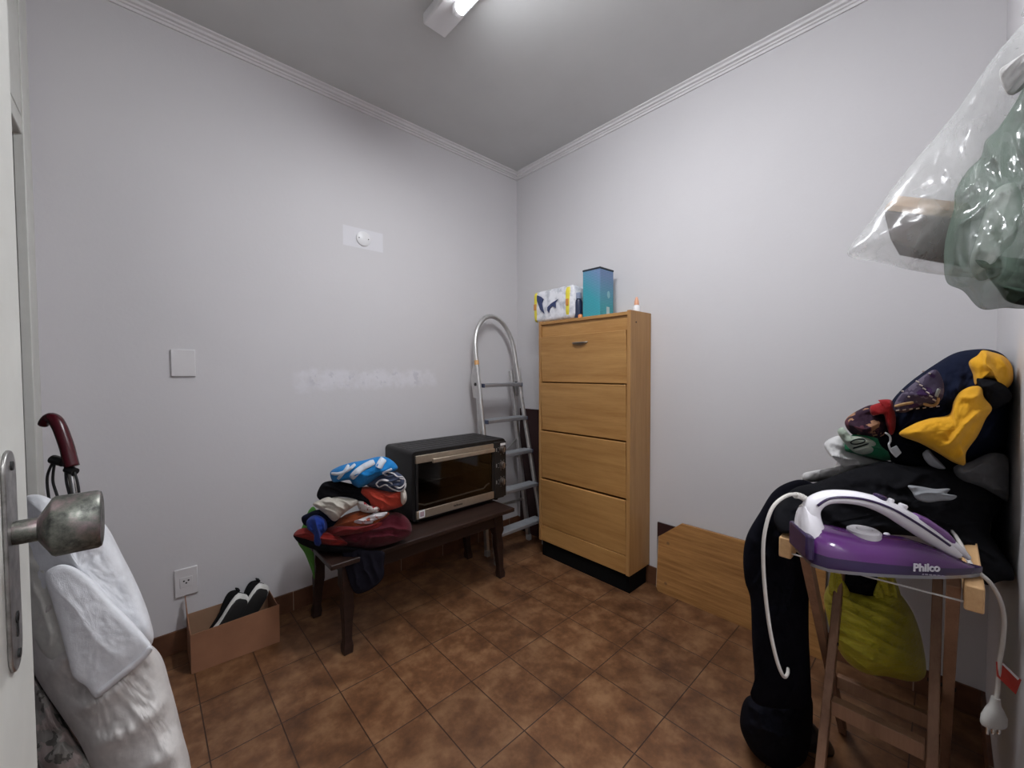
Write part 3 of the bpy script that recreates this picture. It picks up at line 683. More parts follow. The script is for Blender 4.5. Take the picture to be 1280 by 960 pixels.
def sneaker(M, label, mirror=1):
    # local: +x heel to toe, z up from the sole
    L = 0.265
    st_ = [(-0.004, .020, .018, .070), (0.006, .030, .012, .098), (0.03, .036, .006, .100), (0.06, .037, .004, .088), (0.09, .036, .003, .082), (0.12, .037, .003, .078), (0.16, .043, .003, .064), (0.20, .046, .005, .052), (0.235, .042, .010, .044), (0.255, .030, .016, .038), (0.265, .012, .022, .030)]
    def ring(x, w, zl, zh, e=0.7):
        return [(x, mirror*w*(abs(cos(a))**e)*(1 if cos(a) > 0 else -1), (zl+zh)/2+(zh-zl)/2*(abs(sin(a))**e)*(1 if sin(a) > 0 else -1)) for a in [2*pi*k/20 for k in range(20)]]
    root = thing('sneaker', M @ Vector((0.1, 0, 0.0)), label, 'shoe', 'sneakers in the shoebox')
    up = MB()
    up.rings([ring(x, w*0.93, zl+0.024, zh) for x, w, zl, zh in st_]); up.xf(M)
    u = obj('upper', up, M_shoe, root, smooth=True)
    obj('midsole', MB().rings([ring(x-0.004, w*1.06, zl+0.002, zl+0.030, 0.5) for x, w, zl, zh in st_]).xf(M), M_mid, root, smooth=True, angle=50)['label'] = 'white midsole'
    obj('outsole', MB().rings([ring(0.006+x*0.965, w*0.945, zl-0.004, zl+0.010, 0.4) for x, w, zl, zh in st_]).xf(M), M_out, root, smooth=True, angle=50)
    obj('collar', MB().tube(spline([(0.004, 0, 0.099), (0.02, 0.024*mirror, 0.100), (0.06, 0.026*mirror, 0.088), (0.092, 0.014*mirror, 0.085), (0.092, -0.014*mirror, 0.085), (0.06, -0.026*mirror, 0.088), (0.02, -0.024*mirror, 0.100), (0.004, 0, 0.099)], 5), 0.006, 8).xf(M), M_shoe, u, smooth=True)
    lc = MB()
    for k in range(5):
        x = 0.105+k*0.018; z = 0.081-k*0.006; lc.tube([(x, -0.022, z-0.006), (x+0.004, 0, z+0.004), (x, 0.022, z-0.006)], 0.0026, 6)
    obj('laces', lc.xf(M), cloth('shoe_lace', (0.05, 0.05, 0.055)), u, smooth=True)
    obj('pull_tab', MB().box((-0.006, -0.008, 0.085), (0.0, 0.008, 0.112)).xf(M), M_shoe, u, bevel=0.002)
    return root
def shoe_frame(heel, toe, solenormal):
    x = (Vector(toe)-Vector(heel)).normalized(); z = -Vector(solenormal); z = (z-x*z.dot(x)).normalized(); y = z.cross(x)
    return frame(heel, x, y, z)
sneaker(shoe_frame((-1.826, -0.130, 0.196), (-1.975, -0.125, -0.02), (0.10, -0.97, -0.16)), 'black sneaker with white midsole, left of the pair in the shoebox')
sneaker(shoe_frame((-1.742, -0.115, 0.205), (-1.890, -0.108, -0.01), (0.10, -0.97, -0.16)), 'black sneaker with white midsole, right of the pair in the shoebox', -1)

# ------------------------------------------------------------------ clothes on the bench
def garment(name, label, cat, mat, outline, d, thick, group=None, parent=None, **kw):
    o = obj(name, lump(outline, d, thick, **kw), mat, parent, smooth=True)
    if parent is None: tag(o, label, cat, group)
    elif label: o['label'] = label
    return o
def striped(name, c1, c2, scale, rot, thr=0.0, wob=0.6, wave='SINE', c3=None):
    t = NT(name); v = t.coord((1, 1, 1), rot=rot); sx = t.node('ShaderNodeSeparateXYZ'); t.link(v, sx.inputs[0])
    n = t.math('MULTIPLY', t.noise(v, 14, 3), wob*6)
    w = t.math('SINE', t.math('ADD', t.math('MULTIPLY', sx.outputs[0], scale), n))
    col = t.mix(t.math('GREATER_THAN', w, thr), c1, c2)
    t.base(col); t.set(0.9, 0, 0.15); t.bump(t.noise(v, 500, 2), 0.2, 0.002)
    return t.m
def printed(name, base, cols, scale, thr=0.56, dist=0.0):
    t = NT(name); v = t.coord(); col = base
    for i, c in enumerate(cols):
        n = t.noise(t.coord(loc=(i*3.1, i*1.7, i*2.3)), scale*(1+0.25*i), 3, 0.6)
        col = t.mix(t.math('GREATER_THAN', n, thr+0.01*i), col, c)
    t.base(col); t.set(0.9, 0, 0.15); t.bump(t.noise(v, 500, 2), 0.2, 0.002)
    return t.m
GB = None
C_blk = cloth('black_cloth', (0.010, 0.010, 0.012)); C_navy = cloth('navy_cloth', (0.010, 0.013, 0.030)); C_blu = cloth('royal_blue_cloth', (0.012, 0.035, 0.22))
C_red = cloth('red_cloth', (0.42, 0.035, 0.022)); C_coral = cloth('coral_red_cloth', (0.50, 0.060, 0.035)); C_mar = cloth('maroon_cloth', (0.085, 0.010, 0.018))
C_cream = cloth('cream_cloth', (0.58, 0.54, 0.47)); C_org = cloth('rust_cloth', (0.30, 0.07, 0.025)); C_grn = cloth('bright_green_cloth', (0.09, 0.27, 0.05)); C_dred = cloth('deep_red_cloth', (0.22, 0.018, 0.015))
BM = lambda *a: printed(*a)
garment('green_garment', 'bright green cloth edge hanging at the wall end of the bench under the pile', 'clothing', C_grn,
        [(372, 676), (379, 655), (386, 638), (393, 634), (398, 650), (392, 680), (393, 700), (393, 724), (389, 712), (381, 692)], 1.90, 0.012, wr=0.004, e=0.4, seed=21)
garment('maroon_garment', 'large maroon folded garment at the bottom right of the bench pile beside the oven', 'clothing', C_mar,
        [(410, 668), (440, 660), (470, 648), (492, 640), (506, 645), (514, 656), (513, 668), (500, 676), (478, 683), (455, 687), (430, 686), (412, 680)], 1.80, 0.10, wr=0.012, wl=0.05, wdir=-0.25, e=0.42, seed=3)
garment('red_garment', 'flat red garment with black edge at the bottom left corner of the bench pile', 'clothing', C_dred,
        [(367, 668), (375, 661), (392, 660), (415, 666), (432, 675), (434, 681), (420, 684), (400, 680), (384, 676), (370, 672)], 1.745, 0.07, back=0.09, wr=0.008, wl=0.03, wdir=0.2, e=0.45, seed=4)
garment('black_garment', 'thin black cloth peeking out under the red garment on the bench', 'clothing', C_blk,
        [(367, 669), (385, 675), (405, 681), (430, 683), (455, 686), (450, 692), (428, 692), (408, 690), (390, 686), (374, 679)], 1.74, 0.05, back=0.09, wr=0.005, e=0.4, seed=5)
rg = garment('rust_garment', 'rust and wine folded shirt with white print in the middle of the bench pile', 'clothing', C_org,
        [(415, 660), (425, 648), (438, 641), (455, 638), (472, 643), (484, 640), (490, 647), (478, 656), (455, 662), (430, 665)], 1.775, 0.08, wr=0.008, wl=0.03, wdir=-0.3, e=0.42, seed=6)
garment('white_print', 'white printed area', None, printed('white_red_print', (0.66, 0.63, 0.65), [(0.45, 0.12, 0.08)], 40, 0.60),
        [(434, 652), (444, 650), (456, 646), (468, 642), (484, 640), (480, 646), (468, 651), (464, 655), (448, 655)], 1.712, 0.018, parent=rg, wr=0.004, wl=0.02, e=0.4, seed=7)
garment('wine_garment', 'wine red folded edge below the rust shirt in the bench pile', 'clothing', cloth('wine_cloth', (0.17, 0.015, 0.016)),
        [(402, 668), (414, 658), (440, 657), (465, 656), (480, 651), (486, 655), (470, 664), (445, 668), (420, 671)], 1.765, 0.085, wr=0.006, wl=0.02, wdir=-0.2, e=0.4, seed=8)
garment('blue_garment', 'royal blue cloth bunched at the left end of the bench pile', 'clothing', C_blu,
        [(383, 652), (390, 645), (398, 644), (407, 650), (409, 660), (404, 670), (400, 684), (393, 682), (391, 668), (385, 662)], 1.715, 0.05, wr=0.010, wl=0.03, wdir=1.3, e=0.45, seed=9)
garment('navy_garment', 'dark navy garment behind the royal blue cloth at the left of the bench pile', 'clothing', C_navy,
        [(377, 647), (384, 642), (398, 637), (415, 640), (430, 652), (424, 662), (408, 664), (392, 660), (380, 656)], 1.80, 0.07, wr=0.008, wl=0.04, e=0.42, seed=10)
garment('red_shorts', 'coral red shorts with pale waistband on the right of the bench pile', 'clothing', C_coral,
        [(446, 614), (458, 608), (476, 612), (492, 614), (504, 613), (506, 622), (503, 632), (490, 637), (476, 640), (466, 636), (456, 626)], 1.775, 0.085, wr=0.010, wl=0.04, wdir=0.5, e=0.42, seed=11)
garment('cream_garment', 'cream white crumpled garment on the left side of the bench pile', 'clothing', C_cream,
        [(391, 630), (400, 625), (412, 620), (428, 622), (446, 624), (449, 629), (440, 635), (430, 642), (422, 650), (416, 651), (407, 643), (398, 636)], 1.73, 0.06, wr=0.009, wl=0.035, wdir=0.6, e=0.42, seed=12)
wg = garment('white_patterned_garment', 'white cloth with dark red trim in the middle of the bench pile', 'clothing', printed('white_darkred', (0.60, 0.56, 0.53), [(0.32, 0.02, 0.03)], 34, 0.57),
        [(446, 627), (454, 626), (462, 632), (474, 634), (472, 640), (460, 641), (450, 638)], 1.73, 0.05, wr=0.006, e=0.45, seed=13)
garment('black_shirt', 'black crumpled garment in the upper left of the bench pile', 'clothing', C_blk,
        [(396, 620), (399, 610), (405, 603), (418, 601), (436, 604), (452, 608), (458, 617), (468, 626), (464, 634), (452, 629), (444, 624), (425, 621), (410, 622), (402, 626)], 1.775, 0.085, wr=0.012, wl=0.05, wdir=0.3, e=0.42, seed=14)
fr_ = garment('grey_frilled_garment', 'grey and white striped garment with ruffled edges at the right top of the bench pile', 'clothing', cloth('slate_cloth', (0.06, 0.075, 0.13)),
        [(458, 606), (468, 596), (482, 588), (496, 590), (505, 597), (508, 606), (504, 614), (490, 616), (474, 612)], 1.775, 0.08, wr=0.012, wl=0.025, wdir=-0.2, e=0.42, seed=15)
for k, pts in enumerate(([(470, 605), (474, 601), (480, 600), (487, 602), (492, 606), (499, 610), (505, 606), (506, 600), (500, 598)], [(470, 605), (474, 609), (482, 606), (490, 611), (500, 614), (506, 610), (507, 604)], [(484, 590), (492, 592), (497, 596), (503, 596), (506, 600)], [(480, 593), (488, 596), (494, 600), (500, 601)])):
    obj('ruffle', MB().tube(spline([at(x, y, 1.695+0.004*k+0.006*sin(i*2.1)) for i, (x, y) in enumerate(pts)], 5), 0.0055, 7, sy=0.5), cloth('ruffle_white', (0.58, 0.55, 0.56)), fr_, smooth=True)
garment('waistband', 'pale waistband', None, cloth('pale_band', (0.62, 0.56, 0.50)), [(501, 615), (505, 611), (508, 617), (508, 626), (504, 631), (501, 627)], 1.735, 0.045, parent=bpy.data.objects['red_shorts'], wr=0.003, e=0.45, seed=17)
bl = garment('blue_striped_towel', 'bright blue cloth with white stripes on top of the bench pile', 'clothing', cloth('bright_blue_cloth', (0.015, 0.20, 0.52)),
        [(413, 590), (424, 583), (440, 578), (456, 575), (472, 571), (484, 572), (494, 579), (497, 586), (488, 591), (474, 596), (462, 604), (449, 610), (441, 606), (436, 600), (420, 603), (415, 601)], 1.755, 0.085, wr=0.009, wl=0.05, wdir=-0.55, e=0.42, seed=16, center=(456, 590))
C_wst = cloth('white_stripe_cloth', (0.62, 0.66, 0.72))
def strap(pts, w_, d0, mat, parent, name='white_stripe', t_=0.006, lab=None):
    # a narrow raised band following the surface of its garment
    par = parent; dgv = [par.matrix_world @ v.co for v in par.data.vertices]
    loc = WLOC[par.name]
    V = [v.co + loc for v in par.data.vertices]
    PX = []
    for p in V:
        r = p-CAM; z = r.dot(FWD); PX.append((640+F_PX*r.dot(RIGHT)/z, 480-F_PX*r.dot(UP)/z, z))
    sp = spline([(a, b, 0) for a, b in pts], 8)
    def near(x, y):
        best = sorted(((q[0]-x)**2+(q[1]-y)**2, q[2]) for q in PX if abs(q[0]-x) < 14 and abs(q[1]-y) < 14)[:6]
        return min(b[1] for b in best) if best else d0
    rs = []
    for i, p in enumerate(sp):
        a, b = sp[max(i-1, 0)], sp[min(i+1, len(sp)-1)]; tx, ty = b.x-a.x, b.y-a.y; L = sqrt(tx*tx+ty*ty) or 1
        nx, ny = -ty/L*w_/2, tx/L*w_/2
        f = min(1, 0.7+1.3*min(i, len(sp)-1-i)/len(sp)*2)
        e1, e2 = (p.x+nx*f, p.y+ny*f), (p.x-nx*f, p.y-ny*f); mid = (p.x, p.y)
        d1_, d2_, dm = near(*e1), near(*e2), near(*mid)
        rs.append([at(*e1, d1_-t_*0.3), at(*mid, min(dm, (d1_+d2_)/2)-t_), at(*e2, d2_-t_*0.3), at(*e2, d2_+t_), at(*e1, d1_+t_)])
    o = obj(name, MB().rings(rs), mat, parent, smooth=True)
    if lab: o['label'] = lab
    return o
bpy.context.view_layer.update()
for pts, w_ in (([(436, 581), (430, 590), (422, 599)], 4), ([(444, 580), (436, 587), (424, 592), (414, 592)], 4), ([(468, 577), (456, 583), (446, 590), (439, 598)], 8), ([(480, 573), (476, 579), (473, 585)], 9), ([(490, 586), (478, 592)], 3)):
    strap(pts, w_, 1.68, C_wst, bl)
garment('black_skirt', 'dark cloth hanging over the front edge of the bench below the pile', 'clothing', cloth('charcoal_cloth', (0.012, 0.011, 0.017)),
        [(428, 690), (445, 687), (463, 688), (480, 690), (480, 705), (479, 722), (466, 735), (450, 742), (441, 738), (434, 718)], 1.715, 0.018, wr=0.006, wl=0.05, wdir=1.4, e=0.3, seed=18)

# ------------------------------------------------------------------ folding wooden rack
RT = 0.845
rk_ = thing('folding_rack', (-0.72, -2.16, 0), 'pale wooden folding rack with crossed legs and cords carrying iron and clothes', 'folding rack')
yl, yr = -2.022, -2.303
for nm, y in (('a', yl), ('b', yr)):
    obj('top_bar', MB().box((-1.085, y-0.012, RT-0.046), (-0.06, y+0.012, RT)), M_pine, rk_, bevel=0.003)
for y, dy in ((yl, -1), (yr, 1)):
    ya_, yb_ = y+dy*0.024, y+dy*0.046
    obj('leg', MB().bar((-0.60, yb_, RT-0.015), (-1.045, yb_, 0.0), 0.019, 0.030, (1, 0, 0)), M_pineleg, rk_, bevel=0.002)
    obj('leg', MB().bar((-1.035, ya_, RT-0.015), (-0.42, ya_, 0.0), 0.019, 0.030, (1, 0, 0)), M_pineleg, rk_, bevel=0.002)
    tcr = 0.43
    obj('pivot_bolt', MB().cyl((-0.79, ya_-0.012, 0.49), (-0.79, yb_+0.012, 0.49) if dy > 0 else (-0.79, yb_-0.012, 0.49), 0.004, n=12), M_hole, rk_)
obj('stretcher', MB().box((-0.880, yr+0.058, 0.350), (-0.852, yl-0.058, 0.387)), M_pineleg, rk_, bevel=0.002)
obj('stretcher', MB().box((-0.632, yr+0.034, 0.27), (-0.612, yl-0.034, 0.307)), M_pineleg, rk_, bevel=0.002)
M_cordw = plain('white_cord', (0.62, 0.60, 0.58), 0.6)
for k in range(12):
    x = -1.06+k*0.085
    zc = RT-0.034 if k == 0 else RT-0.016
    obj('cord', MB().tube([(x-(0.018 if k == 0 else 0), yl-0.010, zc), (x-(0.018 if k == 0 else 0), (yl+yr)/2, zc-0.004), (x-(0.018 if k == 0 else 0), yr+0.010, zc)], 0.0018, 6), M_cordw, rk_, smooth=True)

# ------------------------------------------------------------------ steam iron
heel, tip = onz(1003, 697, RT+0.004), onz(1227, 719, RT+0.004)
hd = (tip-heel); L = hd.length; X_ = hd.normalized(); Z_ = Vector((0, 0, 1)); Y_ = Z_.cross(X_)
IM = frame(heel, X_, Y_, Z_)
ir = thing('steam_iron', (heel+tip)/2, 'purple and white steam iron on the folding rack', 'iron')
def iw(u): return max(0.0015, 0.056*(min(1, (u+0.03)*9)**0.35)*(max(0, 1-max(0, (u-0.18)/0.82)**1.75))**0.75)
us = [0.0, 0.01, 0.03, 0.07, 0.13, 0.2, 0.3, 0.4, 0.5, 0.6, 0.7, 0.78, 0.85, 0.91, 0.955, 0.985, 1.0]
def hh(u):                              # top of the purple body along the length
    tab = [(0, 0.062), (0.05, 0.066), (0.15, 0.068), (0.3, 0.060), (0.45, 0.058), (0.6, 0.056), (0.75, 0.044), (0.88, 0.027), (0.96, 0.014), (1, 0.009)]
    for (a, b), (c, d) in zip(tab, tab[1:]):
        if u <= c: return b+(d-b)*(u-a)/(c-a)
    return tab[-1][1]
t = NT('purple_plastic'); t.base((0.085, 0.020, 0.125)); t.set(0.18, 0, 0.5); t.b.inputs['Coat Weight'].default_value = 0.4; M_pur = t.m
t = NT('dark_purple_plastic'); t.base((0.030, 0.016, 0.060)); t.set(0.22, 0, 0.5); M_dpur = t.m
t = NT('clear_purple'); t.base((0.16, 0.06, 0.22)); t.set(0.12, 0, 0.6); M_cpur = t.m
M_iwh = plain('glossy_white', (0.72, 0.70, 0.74), 0.22, var=0.01)
M_sole = plain('sole_metal', (0.30, 0.30, 0.32), 0.3, 0.9)
sole = MB(); sole.rings([[(u*L, iw(u)*1.0, 0), (u*L, -iw(u), 0), (u*L, -iw(u), 0.006), (u*L, iw(u), 0.006)] for u in us]); obj('soleplate', sole.xf(IM), M_sole, ir, smooth=True, angle=35)
sk_ = MB()
for_rs = []
for u in us:
    w_ = iw(u); h0 = 0.006; h1 = 0.006+0.022*(1-0.55*u)
    for_rs.append([(u*L, w_*a, z) for a, z in ((1.0, h0), (1.02, h0+0.006), (0.99, h1), (-0.99, h1), (-1.02, h0+0.006), (-1.0, h0))])
obj('skirt', MB().rings(for_rs).xf(IM), M_dpur, ir, smooth=True, angle=40)
rs = []
for u in us:
    w_ = iw(u); z0 = 0.006+0.022*(1-0.55*u)-0.003; z1 = max(hh(u), z0+0.003); ring = []
    for k in range(17):
        a = pi*k/16; ring.append((u*L-0.0*sin(a), w_*0.985*cos(a)*(1-0.10*sin(a)), z0+(z1-z0)*(abs(sin(a))**0.75)))
    rs.append(ring)
obj('body', MB().rings(rs).xf(IM), M_pur, ir, smooth=True, angle=60)
def hsec(x, z, w_, h_, tx, tz):         # an elliptic section across the handle path
    n = sqrt(tx*tx+tz*tz); nx, nz = -tz/n, tx/n
    return [(x+nx*h_*sin(a), w_*cos(a), z+nz*h_*sin(a)) for a in [2*pi*k/16 for k in range(16)]]
hpath = [(0.016, 0.058, .021, .022), (0.012, 0.085, .020, .018), (0.018, 0.108, .019, .015), (0.040, 0.124, .0185, .0125), (0.075, 0.128, .018, .0125), (0.110, 0.124, .0185, .013), (0.145, 0.112, .019, .0145), (0.178, 0.093, .020, .016), (0.21, 0.072, .0195, .016), (0.24, 0.051, .015, .013), (0.262, 0.034, .009, .008)]
hp_ = []
for i, (x, z, w_, h_) in enumerate(hpath):
    a = hpath[max(i-1, 0)]; b = hpath[min(i+1, len(hpath)-1)]
    hp_.append(hsec(x*L/0.30, z, w_, h_, b[0]-a[0], b[1]-a[1]))
dense = []
for j in range(16):
    col_ = spline([hp_[i][j] for i in range(len(hp_))], 4); dense.append(col_)
hn = obj('handle', MB().rings([[dense[j][i] for j in range(16)] for i in range(len(dense[0]))]).xf(IM), M_iwh, ir, smooth=True, angle=50); hn['label'] = 'white arched handle'
# dark line running along both flanks of the handle
for sgn in (1, -1):
    pts = spline([(x*L/0.30-0.001, sgn*(w_+0.0004), z+0.004) for x, z, w_, h_ in hpath[2:-1]], 5)
    obj('handle_line', MB().tube(pts, 0.0024, 6).xf(IM), M_dpur, hn, smooth=True)
obj('heel_block', MB().rings([[(x, w_*cos(a), z0+(zz-z0)*(sin(a) if sin(a) > 0 else 0)) for a in [2*pi*k/20 for k in range(20)]] for x, w_, z0, zz in ((-0.006, 0.028, 0.03, 0.10), (0.0, 0.034, 0.03, 0.108), (0.014, 0.033, 0.03, 0.106), (0.022, 0.028, 0.03, 0.098))]).xf(IM), M_iwh, ir, smooth=True, angle=50)['label'] = 'white heel'
obj('heel_rest', MB().rings([[(x, w_*a, z) for a, z in ((1, 0.012), (1, 0.060), (-1, 0.060), (-1, 0.012))] for x, w_ in ((-0.010, 0.040), (0.002, 0.047))]).xf(IM), M_dpur, ir, bevel=0.004)
M_dial = plain('grey_dial', (0.42, 0.40, 0.42), 0.35)
dz_ = hh(0.40)
dl = obj('dial', MB().lathe((0.36*L, 0.0, dz_-0.006), (0.0, 0.0, 1), [(0, 0.026), (0.012, 0.026), (0.015, 0.022), (0.0152, 0.014), (0.013, 0.012), (0.013, 0.0005)], 32).xf(IM), M_dial, ir, smooth=True, angle=35); dl['label'] = 'round grey temperature dial'
obj('dial_grip', MB().box((0.36*L-0.012, -0.003, dz_+0.006), (0.36*L+0.012, 0.003, dz_+0.012)).xf(IM), M_dial, dl, bevel=0.001)
obj('indicator_lamp', MB().lathe((0.53*L, 0.020, hh(0.53)-0.006), (0, 0.4, 1), [(0, 0.005), (0.004, 0.005), (0.006, 0.003), (0.0062, 0.0004)], 14).xf(IM), M_iwh, ir, smooth=True)
for x, z, s_, m_ in ((0.132, 0.134, 0.011, M_dpur), (0.170, 0.119, 0.007, M_iwh), (0.150, 0.1275, 0.005, M_iwh)):
    obj('button', MB().lathe((x*L/0.3, 0, z-0.008), (0.35, 0, 1), [(0, s_), (0.009, s_), (0.011, s_*0.7), (0.0112, 0.0005)], 18).xf(IM), m_, ir, smooth=True, angle=40)
obj('water_tank_cap', MB().rings([hsec(x*L/0.3, z, w_, h_, 1, -0.7) for x, z, w_, h_ in ((0.192, 0.100, 0.014, 0.006), (0.205, 0.092, 0.016, 0.009), (0.235, 0.070, 0.015, 0.010), (0.250, 0.058, 0.011, 0.007))]).xf(IM), M_cpur, ir, smooth=True, angle=50)
obj('spray_nose', MB().rings([hsec(x*L/0.3, z, w_, h_, 1, -0.65) for x, z, w_, h_ in ((0.243, 0.060, 0.010, 0.006), (0.252, 0.053, 0.013, 0.008), (0.268, 0.040, 0.010, 0.007), (0.280, 0.029, 0.004, 0.004))]).xf(IM), M_iwh, ir, smooth=True, angle=50)
# lettering on the flank that faces the room
u = 0.62; fl_y = iw(u)*1.0+0.0012
ang = atan2(iw(0.70)-iw(0.54), 0.16*L)
tx = Vector((-cos(ang), -sin(ang), 0)); nn_ = Vector((-sin(ang), cos(ang), 0))
nrm_side = 1 if (CAM-heel).dot(Y_) > 0 else -1
if nrm_side < 0:
    fl_y = -fl_y; tx = Vector((cos(ang), -sin(ang), 0)); nn_ = Vector((-sin(ang), -cos(ang), 0))
for s_, size, zz, bo_ in (('Philco', 0.019, 0.0205, 0.0005), ('PPF2200', 0.0062, 0.0085, 0.0)):
    if s_ != 'Philco': continue
    M = IM @ frame((u*L, fl_y, zz), tx, (0, 0, 1), tx.cross(Vector((0, 0, 1))))
    o = obj('lettering', text_mesh(s_, size, M, 0.0006, bo_), plain('silver_lettering', (0.62, 0.60, 0.66), 0.4), ir); o['label'] = 'silver maker name lettering'
mk = MB()
for k in range(9): mk.box((u*L-0.026+k*0.006, fl_y-0.0006, 0.0078), (u*L-0.026+k*0.006+0.0042, fl_y+0.0006, 0.0098))
obj('small_print', mk.xf(IM), plain('dim_lettering', (0.30, 0.27, 0.36), 0.5), ir)
# the flex: from the heel, over the side, through the clothes and down on the right to its plug
M_flex = plain('white_flex', (0.55, 0.52, 0.49), 0.55)
dh = dep(heel)
hx = IM @ Vector((-0.002, 0, 0.100))
c1 = [hx, at(1010, 628, dh+0.005), at(1000, 620, dh), at(985, 619, dh-0.01), at(966, 634, dh-0.015), at(956, 665, dh-0.015), at(954, 700, dh-0.01), at(957, 745, dh), at(963, 790, dh+0.01), at(971, 825, dh+0.02), at(979, 845, dh+0.03), at(984, 843, dh+0.09), at(985, 836, dh+0.20), at(984, 838, 1.10), Vector((-0.86, -1.96, 0.50)),
      Vector((-0.80, -1.99, 0.60)), Vector((-0.76, -2.02, 0.80)), Vector((-0.72, -2.12, 0.868)), Vector((-0.78, -2.26, 0.866)), at(1215, 708, dep(tip)+0.02), at(1224, 716, dep(tip)+0.0), at(1238, 729, dep(tip)-0.01), at(1250, 750, dep(tip)-0.01), at(1255, 775, dep(tip)), at(1253, 805, dep(tip)+0.01), at(1249, 830, dep(tip)+0.015), at(1247, 862, dep(tip)+0.02), at(1244, 880, dep(tip)+0.02)]
fx = obj('power_cord', MB().tube(spline(c1, 6), 0.0034, 10), M_flex, ir, smooth=True); fx['label'] = 'white power cord'
rel = spline(c1[:4], 8)
rlf = MB()
for k in range(0, len(rel)-6, 2): rlf.tube([rel[k], rel[k+1]], 0.0062, 10)
obj('strain_relief', rlf, M_flex, fx, smooth=True, angle=40)
pd = dep(tip)+0.02
p0, p1 = at(1244, 880, pd), at(1242, 906, pd)
ax = (p1-p0).normalized()
pg = obj('plug', MB().rings([[p+RIGHT*(w_*cos(a))+FWD*(h_*sin(a)) for a in [2*pi*k/18 for k in range(18)]] for p, w_, h_ in ((p0-ax*0.012, .006, .006), (p0, .008, .007), (p0+ax*0.010, .014, .010), (p0+ax*0.024, .022, .0115), (p0+ax*0.036, .0225, .0115), (p0+ax*0.040, .021, .010))]), plain('grey_plug', (0.48, 0.47, 0.45), 0.45), fx, smooth=True, angle=40)
for k in (-1, 0, 1): obj('plug_pin', MB().cyl(p0+ax*0.039+RIGHT*(0.011*k), p0+ax*0.056+RIGHT*(0.011*k), 0.0026, n=10), M_chrome, pg, smooth=True, angle=40)
tg = [at(1246, 828, pd-0.005), at(1251, 826, pd-0.005), at(1277, 850, pd-0.01), at(1270, 868, pd-0.01), at(1247, 846, pd-0.005)]
o = obj('warning_tag', MB().prism(tg, FWD*0.0015), plain('red_tag', (0.50, 0.045, 0.03), 0.5), fx); o['label'] = 'red warning tag'
obj('tag_print', MB().prism([at(1252, 830, pd-0.0075), at(1254, 829, pd-0.0075), at(1274, 848, pd-0.0112), at(1272, 850, pd-0.0112)], -FWD*0.0005), M_white, o)

# ------------------------------------------------------------------ clothes on the rack, some unseen backs deepened to shade the wall
C_blk2 = cloth('soft_black_cloth', (0.007, 0.007, 0.011))
garment('black_trousers', 'black trousers hanging from the folding rack down its left side to the floor', 'clothing', C_blk2,
        [(985, 603), (1005, 600), (1022, 612), (1024, 650), (1020, 690), (1012, 730), (1011, 790), (1013, 840), (1012, 880), (985, 886), (950, 882), (938, 868), (943, 850), (940, 800), (938, 750), (931, 725), (929, 695), (934, 668), (950, 640), (966, 615)], 1.10, 0.055, tilt=(0.1, 0.10), wr=0.012, wl=0.07, wdir=1.55, e=0.4, seed=30, center=(980, 740), rad=40)
garment('black_heap', 'black cloth heaped on the floor under the hanging black trousers', 'clothing', cloth('heap_black_cloth', (0.008, 0.008, 0.012)),
        [(930, 876), (945, 868), (980, 872), (1012, 868), (1016, 900), (1012, 935), (1000, 958), (970, 962), (948, 948), (934, 930), (925, 905)], 1.26, 0.13, wr=0.014, wl=0.06, wdir=0.8, e=0.45, seed=31)
garment('black_shoe', 'black shoe toe pointing right behind the front leg of the folding rack', 'shoe', plain('black_leather', (0.010, 0.010, 0.011), 0.4),
        [(1000, 915), (1012, 902), (1024, 912), (1034, 922), (1041, 933), (1045, 945), (1040, 950), (1026, 945), (1010, 940), (1000, 935)], 1.30, 0.05, wr=0.002, e=0.5, seed=32)
jk = garment('black_jacket', 'black jacket spread over the top of the folding rack behind the iron', 'clothing', C_blk,
        [(968, 640), (990, 612), (1020, 603), (1050, 592), (1082, 582), (1105, 577), (1140, 583), (1175, 582), (1205, 590), (1232, 606), (1252, 622), (1246, 640), (1236, 662), (1252, 690), (1274, 722), (1252, 726), (1232, 731), (1216, 712), (1190, 690), (1150, 672), (1100, 668), (1040, 668), (1000, 665), (975, 665)], 0.965, 0.055, tilt=(0.02, -0.55), back=0.64, wr=0.012, wl=0.06, wdir=0.25, e=0.35, seed=33, center=(1130, 635), rad=36)
garment('lining', 'pale grey lining', None, cloth('grey_lining', (0.26, 0.27, 0.29)), [(1135, 607), (1150, 608), (1168, 611), (1187, 611), (1184, 617), (1196, 620), (1190, 625), (1176, 626), (1160, 628), (1146, 624), (1140, 615)], 0.900, 0.016, tilt=(0.02, -0.5), parent=jk, wr=0.004, wl=0.02, e=0.4, seed=34)
garment('white_shirt', 'white crumpled shirt lying at the left edge of the heap on the folding rack', 'clothing', cloth('white_shirt_cloth', (0.60, 0.59, 0.59)),
        [(1004, 592), (1018, 589), (1036, 588), (1046, 578), (1036, 568), (1030, 556), (1038, 548), (1052, 545), (1062, 556), (1078, 566), (1098, 574), (1118, 578), (1096, 582), (1070, 590), (1050, 601), (1030, 602), (1006, 602)], 1.13, 0.07, back=0.30, wr=0.012, wl=0.05, wdir=0.4, e=0.42, seed=35, center=(1052, 582))
gg = garment('green_shirt', 'green and grey-green shirt with lettering in the heap on the folding rack', 'clothing', cloth('green_shirt_cloth', (0.012, 0.17, 0.075)),
        [(1055, 562), (1062, 546), (1078, 540), (1095, 544), (1110, 552), (1118, 572), (1104, 576), (1086, 572), (1068, 567)], 1.09, 0.06, wr=0.008, wl=0.04, wdir=0.3, e=0.42, seed=36)
